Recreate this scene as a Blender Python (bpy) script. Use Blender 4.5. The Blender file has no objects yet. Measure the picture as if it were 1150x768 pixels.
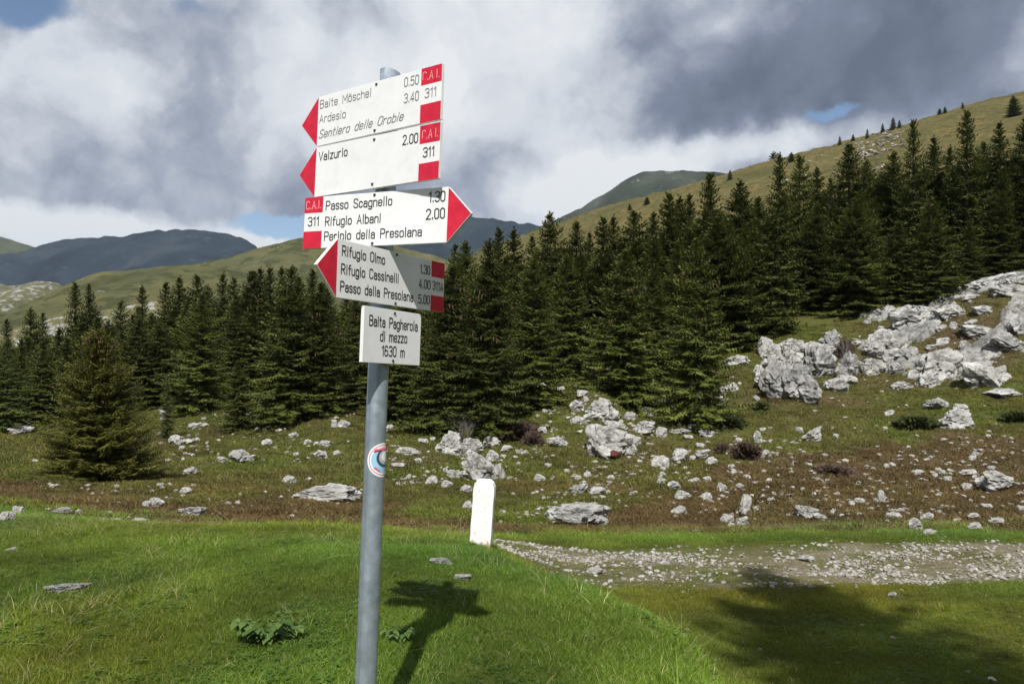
import bpy, bmesh, math, random
import numpy as np
from mathutils import Vector, Matrix, Euler, noise as mnoise
R_ = math.radians
scene = bpy.context.scene
C = scene.collection
random.seed(11)
rng = np.random.default_rng(11)

# ------------------------------------------------------------------ camera
F = 894.0; CX = 575.0; CY = 384.0                 # focal length and centre in photo pixels
cam_d = bpy.data.cameras.new('camera'); cam = bpy.data.objects.new('camera', cam_d); C.objects.link(cam)
cam_d.sensor_width = 36; cam_d.lens = 36 * F / 1150
cam.location = (0, 0, 0); cam.rotation_euler = (R_(90), 0, 0)
cam_d.clip_start = .05; cam_d.clip_end = 40000
scene.camera = cam

# ------------------------------------------------------------------ sun and exposure
SUN = Vector((0.0100, 0.6696, -0.7421)).normalized()        # direction the light travels
sd = bpy.data.lights.new('sun', 'SUN'); so = bpy.data.objects.new('sun', sd); C.objects.link(so)
sd.energy = 4.8; sd.angle = R_(0.53); sd.color = (1, .97, .92)
so.rotation_euler = SUN.to_track_quat('-Z', 'Y').to_euler()
so.location = (0, -20, 30)
vs = scene.view_settings
vs.view_transform = 'Standard'; vs.look = 'None'; vs.gamma = 1; vs.use_curve_mapping = False; vs.exposure = 0.12
scene.cycles.max_bounces = 6; scene.cycles.diffuse_bounces = 3; scene.cycles.transparent_max_bounces = 6
scene.cycles.volume_bounces = 0
scene.cycles.use_denoising = True

# ------------------------------------------------------------------ world: sky with broken cumulus
W = bpy.data.worlds.new('World'); scene.world = W; W.use_nodes = True
nt = W.node_tree; N = nt.nodes; L = nt.links; N.clear()
def nd(nodes, t, **kw):
    n = nodes.new(t)
    for k, v in kw.items(): setattr(n, k, v)
    return n
out = nd(N, 'ShaderNodeOutputWorld'); bg = nd(N, 'ShaderNodeBackground'); bg.inputs['Strength'].default_value = .1
L.new(bg.outputs[0], out.inputs['Surface'])
sky = nd(N, 'ShaderNodeTexSky', sky_type='NISHITA'); sky.sun_disc = False
sky.sun_elevation = math.asin(-SUN.z); sky.sun_rotation = math.atan2(-SUN.x, -SUN.y)
sky.altitude = 1600; sky.air_density = 1.0; sky.dust_density = 1.0
tc = nd(N, 'ShaderNodeTexCoord')
def wmath(op, a, b=None, clamp=False):
    m = nd(N, 'ShaderNodeMath', operation=op); m.use_clamp = clamp
    for i, v in enumerate((a, b)):
        if v is None: continue
        if isinstance(v, (int, float)): m.inputs[i].default_value = v
        else: L.new(v, m.inputs[i])
    return m.outputs[0]
def wvec(op, a, b=None, s=None):
    m = nd(N, 'ShaderNodeVectorMath', operation=op)
    for i, v in enumerate((a, b)):
        if v is None: continue
        if isinstance(v, (tuple, list)): m.inputs[i].default_value = v
        else: L.new(v, m.inputs[i])
    if s is not None: m.inputs['Scale'].default_value = s
    return m.outputs['Value'] if op == 'LENGTH' else m.outputs[0]
def wnoise(vec, scale, detail, rough=.5, lac=2.0, dist=0):
    n = nd(N, 'ShaderNodeTexNoise'); n.inputs['Scale'].default_value = scale; n.inputs['Detail'].default_value = detail
    n.inputs['Roughness'].default_value = rough; n.inputs['Lacunarity'].default_value = lac; n.inputs['Distortion'].default_value = dist
    L.new(vec, n.inputs['Vector']); return n
D = tc.outputs['Generated']
w1 = wnoise(D, 3.5, 5, .55)
warp = wvec('SCALE', wvec('SUBTRACT', w1.outputs['Color'], (.5, .5, .5)), s=.12)
Dw = wvec('ADD', D, warp)
w2 = wnoise(D, 13, 5, .6)
warp2 = wvec('SCALE', wvec('SUBTRACT', w2.outputs['Color'], (.5, .5, .5)), s=.055)
Dw = wvec('ADD', Dw, warp2)
Ds = wvec('ADD', D, warp2)
def blob(vec, px, py, rx, ry, amp):
    c = Vector(((px - CX) / F, 1, (CY - py) / F)).normalized()
    v = wvec('MULTIPLY', wvec('SUBTRACT', vec, tuple(c)), (F / rx, 3.0, F / ry))
    ln = wvec('LENGTH', v)
    mr = nd(N, 'ShaderNodeMapRange', interpolation_type='SMOOTHSTEP')
    L.new(ln, mr.inputs['Value']); mr.inputs['From Min'].default_value = .15; mr.inputs['From Max'].default_value = 1.25
    mr.inputs['To Min'].default_value = amp; mr.inputs['To Max'].default_value = 0
    return mr.outputs[0]
n1 = wnoise(Dw, 5.0, 10, .60); n2 = wnoise(Dw, 1.6, 3, .5)
B = wmath('ADD', wmath('MULTIPLY', wmath('SUBTRACT', n1.outputs['Fac'], .5), 1.2), .72)
B = wmath('ADD', B, wmath('MULTIPLY', wmath('SUBTRACT', n2.outputs['Fac'], .5), .35))
vor = nd(N, 'ShaderNodeTexVoronoi', feature='F1'); vor.inputs['Scale'].default_value = 6.5; vor.inputs['Detail'].default_value = 2.5; vor.inputs['Roughness'].default_value = .55
L.new(Dw, vor.inputs['Vector'])
B = wmath('ADD', B, wmath('MULTIPLY', wmath('SUBTRACT', .46, vor.outputs['Distance']), .46))
for b in ((40, 130, 200, 130, .36), (150, 40, 120, 70, .12), (450, 60, 190, 120, .30), (600, 110, 170, 130, .30), (380, 150, 70, 60, .1),
          (200, 215, 330, 50, -.12), (560, 205, 120, 40, -.12), (900, 60, 320, 120, -.33), (800, 140, 150, 50, -.14), (330, 60, 40, 90, .10), (1100, 100, 110, 60, .06),
          (300, 90, 60, 120, -.04)):
    B = wmath('ADD', B, blob(Dw, *b))
for b in ((90, 262, 130, 26, .75), (300, 268, 50, 22, .7), (640, 222, 110, 40, .6), (735, 190, 100, 34, .62), (880, 158, 120, 26, .6)):
    B = wmath('ADD', B, blob(Ds, *b))
ramp = nd(N, 'ShaderNodeValToRGB'); L.new(B, ramp.inputs[0])
cr = ramp.color_ramp; cr.elements[0].position = .0; cr.elements[0].color = (.115, .138, .19, 1)
cr.elements[1].position = 1; cr.elements[1].color = (.80, .82, .84, 1)
for p, c in ((.28, (.19, .22, .295, 1)), (.5, (.36, .395, .47, 1)), (.74, (.64, .67, .72, 1))):
    e = cr.elements.new(p); e.color = c
cl10 = wvec('SCALE', ramp.outputs[0], s=10.0)
H_ = wmath('MULTIPLY', wmath('SUBTRACT', n1.outputs['Fac'], .5), -.8)
hole = wmath('ADD', H_, -.1)
for b in ((5, 2, 62, 28, .75), (215, 6, 60, 16, .38), (305, 250, 62, 20, .85), (205, 252, 50, 8, .3), (935, 124, 30, 10, .62), (590, 246, 80, 12, .35)):
    hole = wmath('ADD', hole, blob(Ds, *b))
hm = nd(N, 'ShaderNodeMapRange', interpolation_type='SMOOTHSTEP'); L.new(hole, hm.inputs['Value'])
hm.inputs['From Min'].default_value = .12; hm.inputs['From Max'].default_value = .55
mixw = nd(N, 'ShaderNodeMix', data_type='RGBA'); L.new(hm.outputs[0], mixw.inputs['Factor'])
L.new(cl10, mixw.inputs['A']); L.new(sky.outputs[0], mixw.inputs['B'])
L.new(mixw.outputs['Result'], bg.inputs['Color'])

# ------------------------------------------------------------------ numpy noise
def _hash(ix, iy, s):
    h = (ix.astype(np.int64) * 374761393 + iy.astype(np.int64) * 668265263 + s * 974634777) & 0xffffffff
    h = ((h ^ (h >> 13)) * 1274126177) & 0xffffffff
    return ((h ^ (h >> 16)) & 0xffff) / 65535.0
def vnoise(x, y, s=0):
    ix = np.floor(x); iy = np.floor(y); fx = x - ix; fy = y - iy
    fx = fx * fx * fx * (fx * (fx * 6 - 15) + 10); fy = fy * fy * fy * (fy * (fy * 6 - 15) + 10)
    a = _hash(ix, iy, s); b = _hash(ix + 1, iy, s); c = _hash(ix, iy + 1, s); d = _hash(ix + 1, iy + 1, s)
    return (a + (b - a) * fx) * (1 - fy) + (c + (d - c) * fx) * fy
def fbm(x, y, s=0, o=4, g=.5):
    t = 0; a = 1; n = 0
    for k in range(o):
        t = t + a * vnoise(x * 2 ** k + 17.3 * k, y * 2 ** k - 9.1 * k, s + k); n += a; a *= g
    return t / n * 2 - 1

# ------------------------------------------------------------------ terrain table: for a direction, (depth, photo height of the ground there)
TAB = {
 0:    [(1,-1.2),(2.2,-1.21),(3.5,-1.27),(5,-1.38),(6.5,-1.55),(8,-1.78),(9.5,-2.10),(12,560),(16,552),(20,540),(30,512),(45,488),(65,474),(90,462),(150,440),(300,425),(700,412)],
 150:  [(1,-1.2),(2.2,-1.2),(3.5,-1.25),(5,-1.35),(6.5,-1.53),(8,-1.83),(9.5,-2.2),(12,574),(16,560),(20,546),(30,515),(45,490),(65,462),(90,448),(150,435),(300,422),(700,410)],
 280:  [(1,-1.2),(2.2,-1.2),(3.5,-1.22),(5,-1.33),(6.5,-1.52),(8,-1.86),(9.5,-2.3),(12,590),(16,566),(20,548),(30,522),(45,484),(65,452),(90,440),(150,430),(300,410),(700,408)],
 400:  [(1,-1.19),(2.2,-1.19),(3.5,-1.2),(5,-1.31),(6.5,-1.52),(8,-1.88),(9.5,-2.35),(13,592),(16,580),(20,560),(30,520),(45,466),(65,436),(90,425),(150,410),(300,385),(500,360)],
 540:  [(1,-1.19),(2.2,-1.19),(3.5,-1.19),(5,-1.32),(6.5,-1.62),(8,-1.98),(9.5,-2.34),(11,603),(14,588),(20,560),(30,520),(40,490),(55,450),(90,410),(150,370),(300,320),(450,278)],
 640:  [(1,-1.19),(2.2,-1.19),(3.5,-1.2),(4.5,-1.29),(5.6,-1.8),(6.5,-2.1),(8,-2.28),(9.5,-2.4),(11,600),(14,588),(20,560),(28,527),(35,494),(42,440),(50,412),(65,404),(90,385),(150,340),(300,285),(450,243)],
 730:  [(1,-1.19),(2.2,-1.19),(3.2,-1.19),(3.8,-1.28),(4.9,-1.85),(6,-2.08),(8,-2.28),(9.5,-2.4),(11,600),(14,588),(20,560),(28,530),(36,498),(45,462),(60,420),(90,370),(150,315),(300,250),(450,215)],
 830:  [(1,-1.2),(2,-1.2),(2.7,-1.22),(3.7,-1.75),(4.9,-1.96),(6,-2.08),(8,-2.28),(9.5,-2.38),(11,599),(14,588),(20,562),(28,530),(36,495),(45,452),(56,398),(66,368),(90,335),(150,280),(300,218),(450,190)],
 900:  [(1,-1.25),(2,-1.3),(2.7,-1.55),(3.7,-1.85),(4.9,-1.98),(6,-2.08),(8,-2.28),(9.5,-2.36),(11,597),(14,586),(20,562),(28,530),(36,492),(45,452),(50,425),(56,388),(66,352),(90,320),(150,260),(300,195),(450,171)],
 970:  [(1,-1.5),(2,-1.7),(2.7,-1.78),(3.7,-1.88),(4.9,-1.98),(6,-2.08),(8,-2.28),(9.5,-2.35),(11,596),(14,584),(20,560),(28,530),(36,492),(45,455),(51,420),(56,388),(60,378),(66,340),(90,305),(150,240),(300,178),(450,151)],
 1060: [(1,-1.6),(2,-1.75),(2.7,-1.8),(3.7,-1.88),(4.9,-1.98),(6,-2.08),(8,-2.28),(9.5,-2.33),(11,595),(14,583),(20,560),(28,532),(36,490),(45,448),(49,425),(54,360),(58,340),(64,345),(72,322),(90,290),(150,220),(300,155),(450,125)],
 1150: [(1,-1.6),(2,-1.75),(2.7,-1.8),(3.7,-1.88),(4.9,-1.98),(6,-2.08),(8,-2.27),(9.5,-2.32),(11,594),(14,582),(20,560),(28,530),(36,488),(44,440),(48,400),(54,320),(58,304),(66,306),(80,290),(100,270),(150,205),(300,130),(450,100)],
 1400: [(1,-1.6),(2,-1.75),(2.7,-1.8),(3.7,-1.88),(4.9,-1.98),(6,-2.08),(8,-2.26),(9.5,-2.3),(11,590),(14,575),(20,550),(28,505),(36,450),(44,400),(50,350),(56,300),(66,270),(100,230),(150,160),(300,60),(450,10)],
}
RG = np.exp(np.linspace(math.log(.8), math.log(6500), 420))
def col_profile(px, rows):
    c = math.cos(math.atan2(px - CX, F))
    r = []; z = []
    for Y, v in rows:
        r.append(Y / c); z.append(v if v < 0 and abs(v) < 9 else (CY - v) / F * Y)
    last = r[-1]; zl = z[-1]
    r += [last * 1.25, last * 2, 2500, 6500]; z += [zl * .93 if zl > 0 else zl - 4, zl * .35 - 12, -60, -90]
    return np.interp(np.log(RG), np.log(r), z)
cols = sorted((math.atan2(px - CX, F), col_profile(px, rows)) for px, rows in TAB.items())
first, last_ = cols[0][1], cols[-1][1]
flat = np.interp(np.log(RG), np.log([.8, 3, 8, 20, 60, 200, 6500]), [-1.3, -1.3, -1.4, -1.6, -3, -10, -80])
rise = np.interp(np.log(RG), np.log([.8, 3, 8, 20, 60, 200, 450, 900, 6500]), [-1.5, -1.6, -1.7, -1.4, 4, 40, 110, 60, -80])
ths = [-math.pi] + [R_(-100)] + [c[0] for c in cols] + [R_(80), math.pi]
prf = [flat, flat * .5 + first * .5] + [c[1] for c in cols] + [rise, flat]
TG = np.linspace(-math.pi, math.pi, 1441)
prf = np.array(prf)
ZT = np.empty((len(TG), len(RG)))
for j in range(len(RG)):
    ZT[:, j] = np.interp(TG, ths, prf[:, j])
def blur(A, ax, k, wrap=False):
    P = np.apply_along_axis(lambda v: np.convolve(np.pad(v, k, mode='wrap' if wrap else 'edge'), np.ones(2 * k + 1) / (2 * k + 1), 'valid'), ax, A)
    return P
for _ in range(2): ZT = blur(ZT, 1, 2)
for _ in range(3): ZT = blur(ZT, 0, 5)
LR0 = math.log(RG[0]); LRS = math.log(RG[1]) - LR0
def H(x, y):
    x = np.asarray(x, float); y = np.asarray(y, float)
    r = np.maximum(np.hypot(x, y), .81); th = np.arctan2(x, y)
    a = (th + math.pi) / (TG[1] - TG[0]); b = (np.log(r) - LR0) / LRS
    a = np.clip(a, 0, len(TG) - 1.001); b = np.clip(b, 0, len(RG) - 1.001)
    i = a.astype(int); j = b.astype(int); fa = a - i; fb = b - j
    z = (ZT[i, j] * (1 - fa) + ZT[i + 1, j] * fa) * (1 - fb) + (ZT[i, j + 1] * (1 - fa) + ZT[i + 1, j + 1] * fa) * fb
    # hummocks grow with distance from the mown meadow
    mid = np.clip((r - 10) / 8, 0, 1)
    z = z + .035 * fbm(x / .9, y / .9, 3, 3) * np.clip(r / 3, 0, 1)
    z = z + mid * (.22 * fbm(x / 1.7, y / 1.7, 9, 3) + .46 * fbm(x / 5.5, y / 5.5, 21, 2) * np.clip((r - 14) / 20, 0, 1))
    far = np.clip((r - 110) / 150, 0, 1)
    z = z + far * (2.2 * fbm(x / 45, y / 45, 33, 4) + 1.0 * fbm(x / 12, y / 12, 35, 3))
    return z
def mound(x, y): # small earth mounds added on top
    z = 0
    for (px, Y, rx, ry, h) in ((888, 15.2, .9, .6, .55), (648, 16.2, 1.3, .8, .3), (680, 34.5, 1.6, 1.6, .7), (672, 41, 1.2, 1.6, .8)):
        cx = (px - CX) / F * Y
        z = z + h * np.exp(-(((x - cx) / rx) ** 2 + ((y - Y) / ry) ** 2))
    return z
def G(x, y): return H(x, y) + mound(np.asarray(x, float), np.asarray(y, float))
_march = np.exp(np.linspace(math.log(2.0), math.log(600), 2600))
def hit(px, py, ymin=2.0):
    """point of the ground seen at a photo position"""
    Y = _march[_march >= ymin]; X = (px - CX) / F * Y
    v = CY - F * G(X, Y) / Y
    k = np.nonzero(v <= py)[0]
    i = k[0] if len(k) else len(Y) - 1
    return float(X[i]), float(Y[i]), float(G(X[i], Y[i]))
def pix(x, y, z): return CX + F * x / y, CY - F * z / y

# ------------------------------------------------------------------ materials
def mat(name, rough=.8, spec=.3):
    m = bpy.data.materials.new(name); m.use_nodes = True
    n = m.node_tree.nodes; p = n['Principled BSDF']; p.inputs['Roughness'].default_value = rough
    p.inputs['Specular IOR Level'].default_value = spec
    return m, n, m.node_tree.links, p
def mnoise_(n, l, scale, detail=5, rough=.55, coord='Object', dist=0):
    t = nd(n, 'ShaderNodeTexCoord'); x = nd(n, 'ShaderNodeTexNoise')
    x.inputs['Scale'].default_value = scale; x.inputs['Detail'].default_value = detail; x.inputs['Roughness'].default_value = rough
    x.inputs['Distortion'].default_value = dist
    l.new(t.outputs[coord], x.inputs['Vector']); return x
def mramp(n, l, src, stops):
    r = nd(n, 'ShaderNodeValToRGB'); l.new(src, r.inputs[0]); e = r.color_ramp.elements
    e[0].position, e[0].color = stops[0][0], (*stops[0][1], 1); e[1].position, e[1].color = stops[-1][0], (*stops[-1][1], 1)
    for p, c in stops[1:-1]:
        q = e.new(p); q.color = (*c, 1)
    return r.outputs[0]
def mmix(n, l, f, a, b, mode='MIX'):
    m = nd(n, 'ShaderNodeMix', data_type='RGBA', blend_type=mode)
    for key, v in (('Factor', f), ('A', a), ('B', b)):
        if isinstance(v, (int, float)): m.inputs[key].default_value = v
        elif isinstance(v, tuple): m.inputs[key].default_value = (*v, 1)
        else: l.new(v, m.inputs[key])
    return m.outputs['Result']
def mbump(n, l, p, src, strength, dist):
    b = nd(n, 'ShaderNodeBump'); b.inputs['Strength'].default_value = strength; b.inputs['Distance'].default_value = dist
    l.new(src, b.inputs['Height']); l.new(b.outputs[0], p.inputs['Normal']); return b
def simple(name, col, rough=.6, metal=0, spec=.4):
    m, n, l, p = mat(name, rough, spec); p.inputs['Base Color'].default_value = (*col, 1); p.inputs['Metallic'].default_value = metal
    return m
# ground: colours follow the 'heath' attribute (0 lush grass, 1 brown heath) plus noise
m_ground, n, l, p = mat('meadow_soil', .95, .1)
at = nd(n, 'ShaderNodeAttribute', attribute_name='heath'); at2 = nd(n, 'ShaderNodeAttribute', attribute_name='gravel')
a1 = mnoise_(n, l, .9, 6); a2 = mnoise_(n, l, 5.5, 6, .65); a3 = mnoise_(n, l, .035, 5, .6)
green = mramp(n, l, a2.outputs['Fac'], ((.3, (.042, .058, .012)), (.5, (.085, .110, .020)), (.7, (.140, .145, .036))))
green = mmix(n, l, mramp(n, l, a1.outputs['Fac'], ((.42, (0, 0, 0)), (.62, (1, 1, 1)))), green, (.105, .098, .030))
brown = mramp(n, l, a2.outputs['Fac'], ((.3, (.052, .038, .021)), (.5, (.115, .084, .044)), (.7, (.185, .145, .076))))
brown = mmix(n, l, mramp(n, l, a1.outputs['Fac'], ((.5, (0, 0, 0)), (.66, (.55, .55, .55)))), brown, (.080, .080, .024))
fac = nd(n, 'ShaderNodeMath', operation='ADD'); l.new(at.outputs['Fac'], fac.inputs[0])
sb = nd(n, 'ShaderNodeMath', operation='MULTIPLY_ADD'); l.new(a2.outputs['Fac'], sb.inputs[0]); sb.inputs[1].default_value = .8; sb.inputs[2].default_value = -.4
l.new(sb.outputs[0], fac.inputs[1])
c = mmix(n, l, mramp(n, l, fac.outputs[0], ((.3, (0, 0, 0)), (.7, (1, 1, 1)))), green, brown)
grv = mramp(n, l, mnoise_(n, l, 40, 4, .6).outputs['Fac'], ((.35, (.15, .115, .070)), (.6, (.31, .262, .185))))
c = mmix(n, l, at2.outputs['Fac'], c, grv)
# far pasture: large soft patches of dry grass and scattered pale stone
faratt = nd(n, 'ShaderNodeAttribute', attribute_name='farland')
fc = mramp(n, l, a3.outputs['Fac'], ((.3, (.085, .080, .026)), (.5, (.175, .130, .048)), (.7, (.185, .135, .054))))
f2 = mnoise_(n, l, .35, 7, .7); fc = mmix(n, l, mramp(n, l, f2.outputs['Fac'], ((.42, (0, 0, 0)), (.56, (.95, .95, .95)))), fc, (.072, .074, .026))
f3 = mnoise_(n, l, .16, 9, .75); fc = mmix(n, l, mramp(n, l, f3.outputs['Fac'], ((.655, (0, 0, 0)), (.70, (.9, .9, .9)))), fc, (.36, .35, .32))
c = mmix(n, l, faratt.outputs['Fac'], c, fc)
l.new(c, p.inputs['Base Color'])
mbump(n, l, p, a2.outputs['Fac'], .9, .12)

def rock_mat(name, lo, mid_, hi, lichen, bd=.12):
    m, n, l, p = mat(name, .88, .25)
    q1 = mnoise_(n, l, 2.2, 8, .68); q2 = mnoise_(n, l, 9, 6, .7); q3 = mnoise_(n, l, 1.1, 5, .6, dist=1.2)
    c = mramp(n, l, q1.outputs['Fac'], ((.32, lo), (.47, mid_), (.6, hi)))
    c = mmix(n, l, mramp(n, l, q2.outputs['Fac'], ((.34, (.6, .6, .6)), (.46, (0, 0, 0)))), c, lo)
    c = mmix(n, l, mramp(n, l, q3.outputs['Fac'], ((.56, (0, 0, 0)), (.66, (.45, .45, .45)))), c, lichen)
    v = nd(n, 'ShaderNodeTexVoronoi', feature='DISTANCE_TO_EDGE'); v.inputs['Scale'].default_value = 2.6
    t = nd(n, 'ShaderNodeTexCoord'); wv = nd(n, 'ShaderNodeVectorMath', operation='ADD'); sc = nd(n, 'ShaderNodeVectorMath', operation='SCALE')
    sc.inputs['Scale'].default_value = .5; l.new(q2.outputs['Color'], sc.inputs[0]); l.new(t.outputs['Object'], wv.inputs[0]); l.new(sc.outputs[0], wv.inputs[1]); l.new(wv.outputs[0], v.inputs['Vector'])
    ck = mramp(n, l, v.outputs['Distance'], ((.0, (.85, .85, .85)), (.05, (0, 0, 0))))
    c = mmix(n, l, ck, c, (.07, .066, .06))
    l.new(c, p.inputs['Base Color'])
    s = nd(n, 'ShaderNodeMath', operation='ADD'); l.new(q1.outputs['Fac'], s.inputs[0])
    s2 = nd(n, 'ShaderNodeMath', operation='MULTIPLY'); l.new(q2.outputs['Fac'], s2.inputs[0]); s2.inputs[1].default_value = .5; l.new(s2.outputs[0], s.inputs[1])
    b = mbump(n, l, p, s.outputs[0], .8, bd)
    return m
m_rock = rock_mat('pale_limestone', (.20, .193, .18), (.39, .38, .355), (.55, .54, .51), (.24, .205, .14))
m_rockwhite = rock_mat('white_limestone', (.25, .24, .22), (.39, .378, .355), (.53, .517, .488), (.30, .27, .21), .035)
m_rockgrey = rock_mat('grey_limestone', (.14, .136, .13), (.30, .292, .28), (.48, .47, .45), (.17, .15, .10))

m_chip, n, l, p = mat('pale_stone_chips', .85, .2)
oi = nd(n, 'ShaderNodeObjectInfo')
l.new(mmix(n, l, mramp(n, l, mnoise_(n, l, 2.5, 4, .6).outputs['Fac'], ((.35, (.55, .55, .55)), (.6, (0, 0, 0)))), mramp(n, l, oi.outputs['Random'], ((0, (.20, .175, .14)), (.5, (.33, .305, .265)), (1, (.50, .48, .44)))), (.24, .225, .20)), p.inputs['Base Color'])

m_bedrock, n, l, p = mat('bedrock_limestone', .9, .2)
q1 = mnoise_(n, l, .55, 8, .65); q2 = mnoise_(n, l, 2.2, 8, .74)
c = mramp(n, l, q1.outputs['Fac'], ((.34, (.13, .127, .118)), (.50, (.29, .283, .265)), (.66, (.45, .44, .415))))
c = mmix(n, l, mramp(n, l, q2.outputs['Fac'], ((.40, (.85, .85, .85)), (.50, (0, 0, 0)))), c, (.12, .112, .10))
l.new(c, p.inputs['Base Color']); mbump(n, l, p, q2.outputs['Fac'], .8, .10)
def leaf_mat(name, stops, trans=.25, usetint=True, rough=.6):
    """foliage: colour from a per-blade 'shade' attribute times the instance tint"""
    m, n, l, p = mat(name, rough, .25)
    a = nd(n, 'ShaderNodeAttribute', attribute_name='shade')
    c = mramp(n, l, a.outputs['Fac'], stops)
    if usetint:
        t = nd(n, 'ShaderNodeAttribute', attribute_name='tint', attribute_type='INSTANCER')
        c = mmix(n, l, 1.0, c, t.outputs['Color'], 'MULTIPLY')
    l.new(c, p.inputs['Base Color'])
    tr = nd(n, 'ShaderNodeBsdfTranslucent'); l.new(c, tr.inputs['Color'])
    mx = nd(n, 'ShaderNodeMixShader'); mx.inputs[0].default_value = trans
    o = n['Material Output']; l.new(p.outputs[0], mx.inputs[1]); l.new(tr.outputs[0], mx.inputs[2]); l.new(mx.outputs[0], o.inputs['Surface'])
    return m
m_grass = leaf_mat('grass_blades', ((0, (.070, .115, .010)), (.5, (.135, .192, .020)), (.86, (.225, .250, .040)), (.93, (.40, .37, .16)), (1, (.50, .45, .25))), .3)
m_heath = leaf_mat('heath_tufts', ((0, (.075, .072, .022)), (.5, (.13, .105, .040)), (1, (.25, .19, .09))), .2)
m_clover = leaf_mat('clover_leaves', ((0, (.050, .105, .014)), (1, (.125, .195, .032))), .3)
m_straw = leaf_mat('dry_stalks', ((0, (.36, .31, .15)), (1, (.52, .46, .27))), .2, False)
def needle_mat(name, dark, light, tip):
    m, n, l, p = mat(name, .65, .2)
    a = nd(n, 'ShaderNodeAttribute', attribute_name='shade')
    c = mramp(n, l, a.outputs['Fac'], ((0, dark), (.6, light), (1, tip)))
    oi = nd(n, 'ShaderNodeObjectInfo'); hs = nd(n, 'ShaderNodeHueSaturation')
    r = nd(n, 'ShaderNodeMapRange'); l.new(oi.outputs['Random'], r.inputs['Value']); r.inputs['To Min'].default_value = .68; r.inputs['To Max'].default_value = 1.2
    l.new(r.outputs[0], hs.inputs['Value']); l.new(c, hs.inputs['Color'])
    l.new(hs.outputs[0], p.inputs['Base Color'])
    tr = nd(n, 'ShaderNodeBsdfTranslucent'); l.new(hs.outputs[0], tr.inputs['Color'])
    mx = nd(n, 'ShaderNodeMixShader'); mx.inputs[0].default_value = .15
    l.new(p.outputs[0], mx.inputs[1]); l.new(tr.outputs[0], mx.inputs[2]); l.new(mx.outputs[0], n['Material Output'].inputs['Surface'])
    return m
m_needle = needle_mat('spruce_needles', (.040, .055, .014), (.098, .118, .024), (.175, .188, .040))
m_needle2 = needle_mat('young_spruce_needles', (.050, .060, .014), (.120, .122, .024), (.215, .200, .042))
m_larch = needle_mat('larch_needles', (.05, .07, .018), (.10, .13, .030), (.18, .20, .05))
m_bark, n, l, p = mat('bark', .95, .1)
l.new(mramp(n, l, mnoise_(n, l, 14, 5).outputs['Fac'], ((.3, (.035, .028, .022)), (.7, (.13, .105, .085)))), p.inputs['Base Color'])
m_cone = simple('brown_cones', (.085, .050, .022), .8)
m_twig, n, l, p = mat('bare_twigs', .9, .1)
l.new(mramp(n, l, mnoise_(n, l, 9, 3).outputs['Fac'], ((.3, (.13, .115, .10)), (.7, (.27, .245, .215)))), p.inputs['Base Color'])

# ------------------------------------------------------------------ mesh helpers
def link(o, parent=None):
    C.objects.link(o)
    if parent: o.parent = parent
    return o
def mesh_np(name, V, Fq, material=None, smooth=False, attrs=None):
    """V (n,3), Fq list of arrays of equal-length faces"""
    me = bpy.data.meshes.new(name)
    V = np.asarray(V, np.float32)
    if not isinstance(Fq, (list, tuple)): Fq = [Fq]
    Fq = [np.asarray(f, np.int32) for f in Fq if len(f)]
    me.vertices.add(len(V)); me.vertices.foreach_set('co', V.ravel())
    nl = sum(f.size for f in Fq); npoly = sum(len(f) for f in Fq)
    me.loops.add(nl); me.polygons.add(npoly)
    me.loops.foreach_set('vertex_index', np.concatenate([f.ravel() for f in Fq]))
    st = []; s = 0
    for f in Fq:
        st.append(s + np.arange(len(f)) * f.shape[1]); s += f.size
    me.polygons.foreach_set('loop_start', np.concatenate(st).astype(np.int32))
    me.update(calc_edges=True); me.validate()
    if smooth: me.polygons.foreach_set('use_smooth', np.ones(len(me.polygons), bool))
    for k, v in (attrs or {}).items():
        a = me.attributes.new(k, 'FLOAT', 'POINT'); a.data.foreach_set('value', np.asarray(v, np.float32))
    if material: me.materials.append(material)
    return me
def tag(o, label=None, cat=None, group=None, kind=None):
    for k, v in (('label', label), ('category', cat), ('group', group), ('kind', kind)):
        if v: o[k] = v
    return o
def obj(name, me, parent=None, loc=None):
    o = bpy.data.objects.new(name, me); link(o, parent)
    if loc is not None: o.location = loc
    return o
def bm_obj(name, bm, material, parent=None, smooth=False):
    me = bpy.data.meshes.new(name); bmesh.ops.recalc_face_normals(bm, faces=bm.faces[:]); bm.to_mesh(me); bm.free()
    if smooth: me.polygons.foreach_set('use_smooth', [True] * len(me.polygons))
    if isinstance(material, (list, tuple)):
        for m_ in material: me.materials.append(m_)
    else: me.materials.append(material)
    return obj(name, me, parent)
def tube(pts, rad, sides=6):
    """swept tube as arrays"""
    V = []; Q = []
    pts = [Vector(p) for p in pts]
    for i, p in enumerate(pts):
        t = (pts[min(i + 1, len(pts) - 1)] - pts[max(i - 1, 0)]).normalized()
        a = t.orthogonal().normalized(); b = t.cross(a)
        for k in range(sides):
            w = 2 * math.pi * k / sides; V.append(p + (a * math.cos(w) + b * math.sin(w)) * rad[i])
    for i in range(len(pts) - 1):
        for k in range(sides):
            Q.append((i * sides + k, i * sides + (k + 1) % sides, (i + 1) * sides + (k + 1) % sides, (i + 1) * sides + k))
    return V, Q

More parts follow.
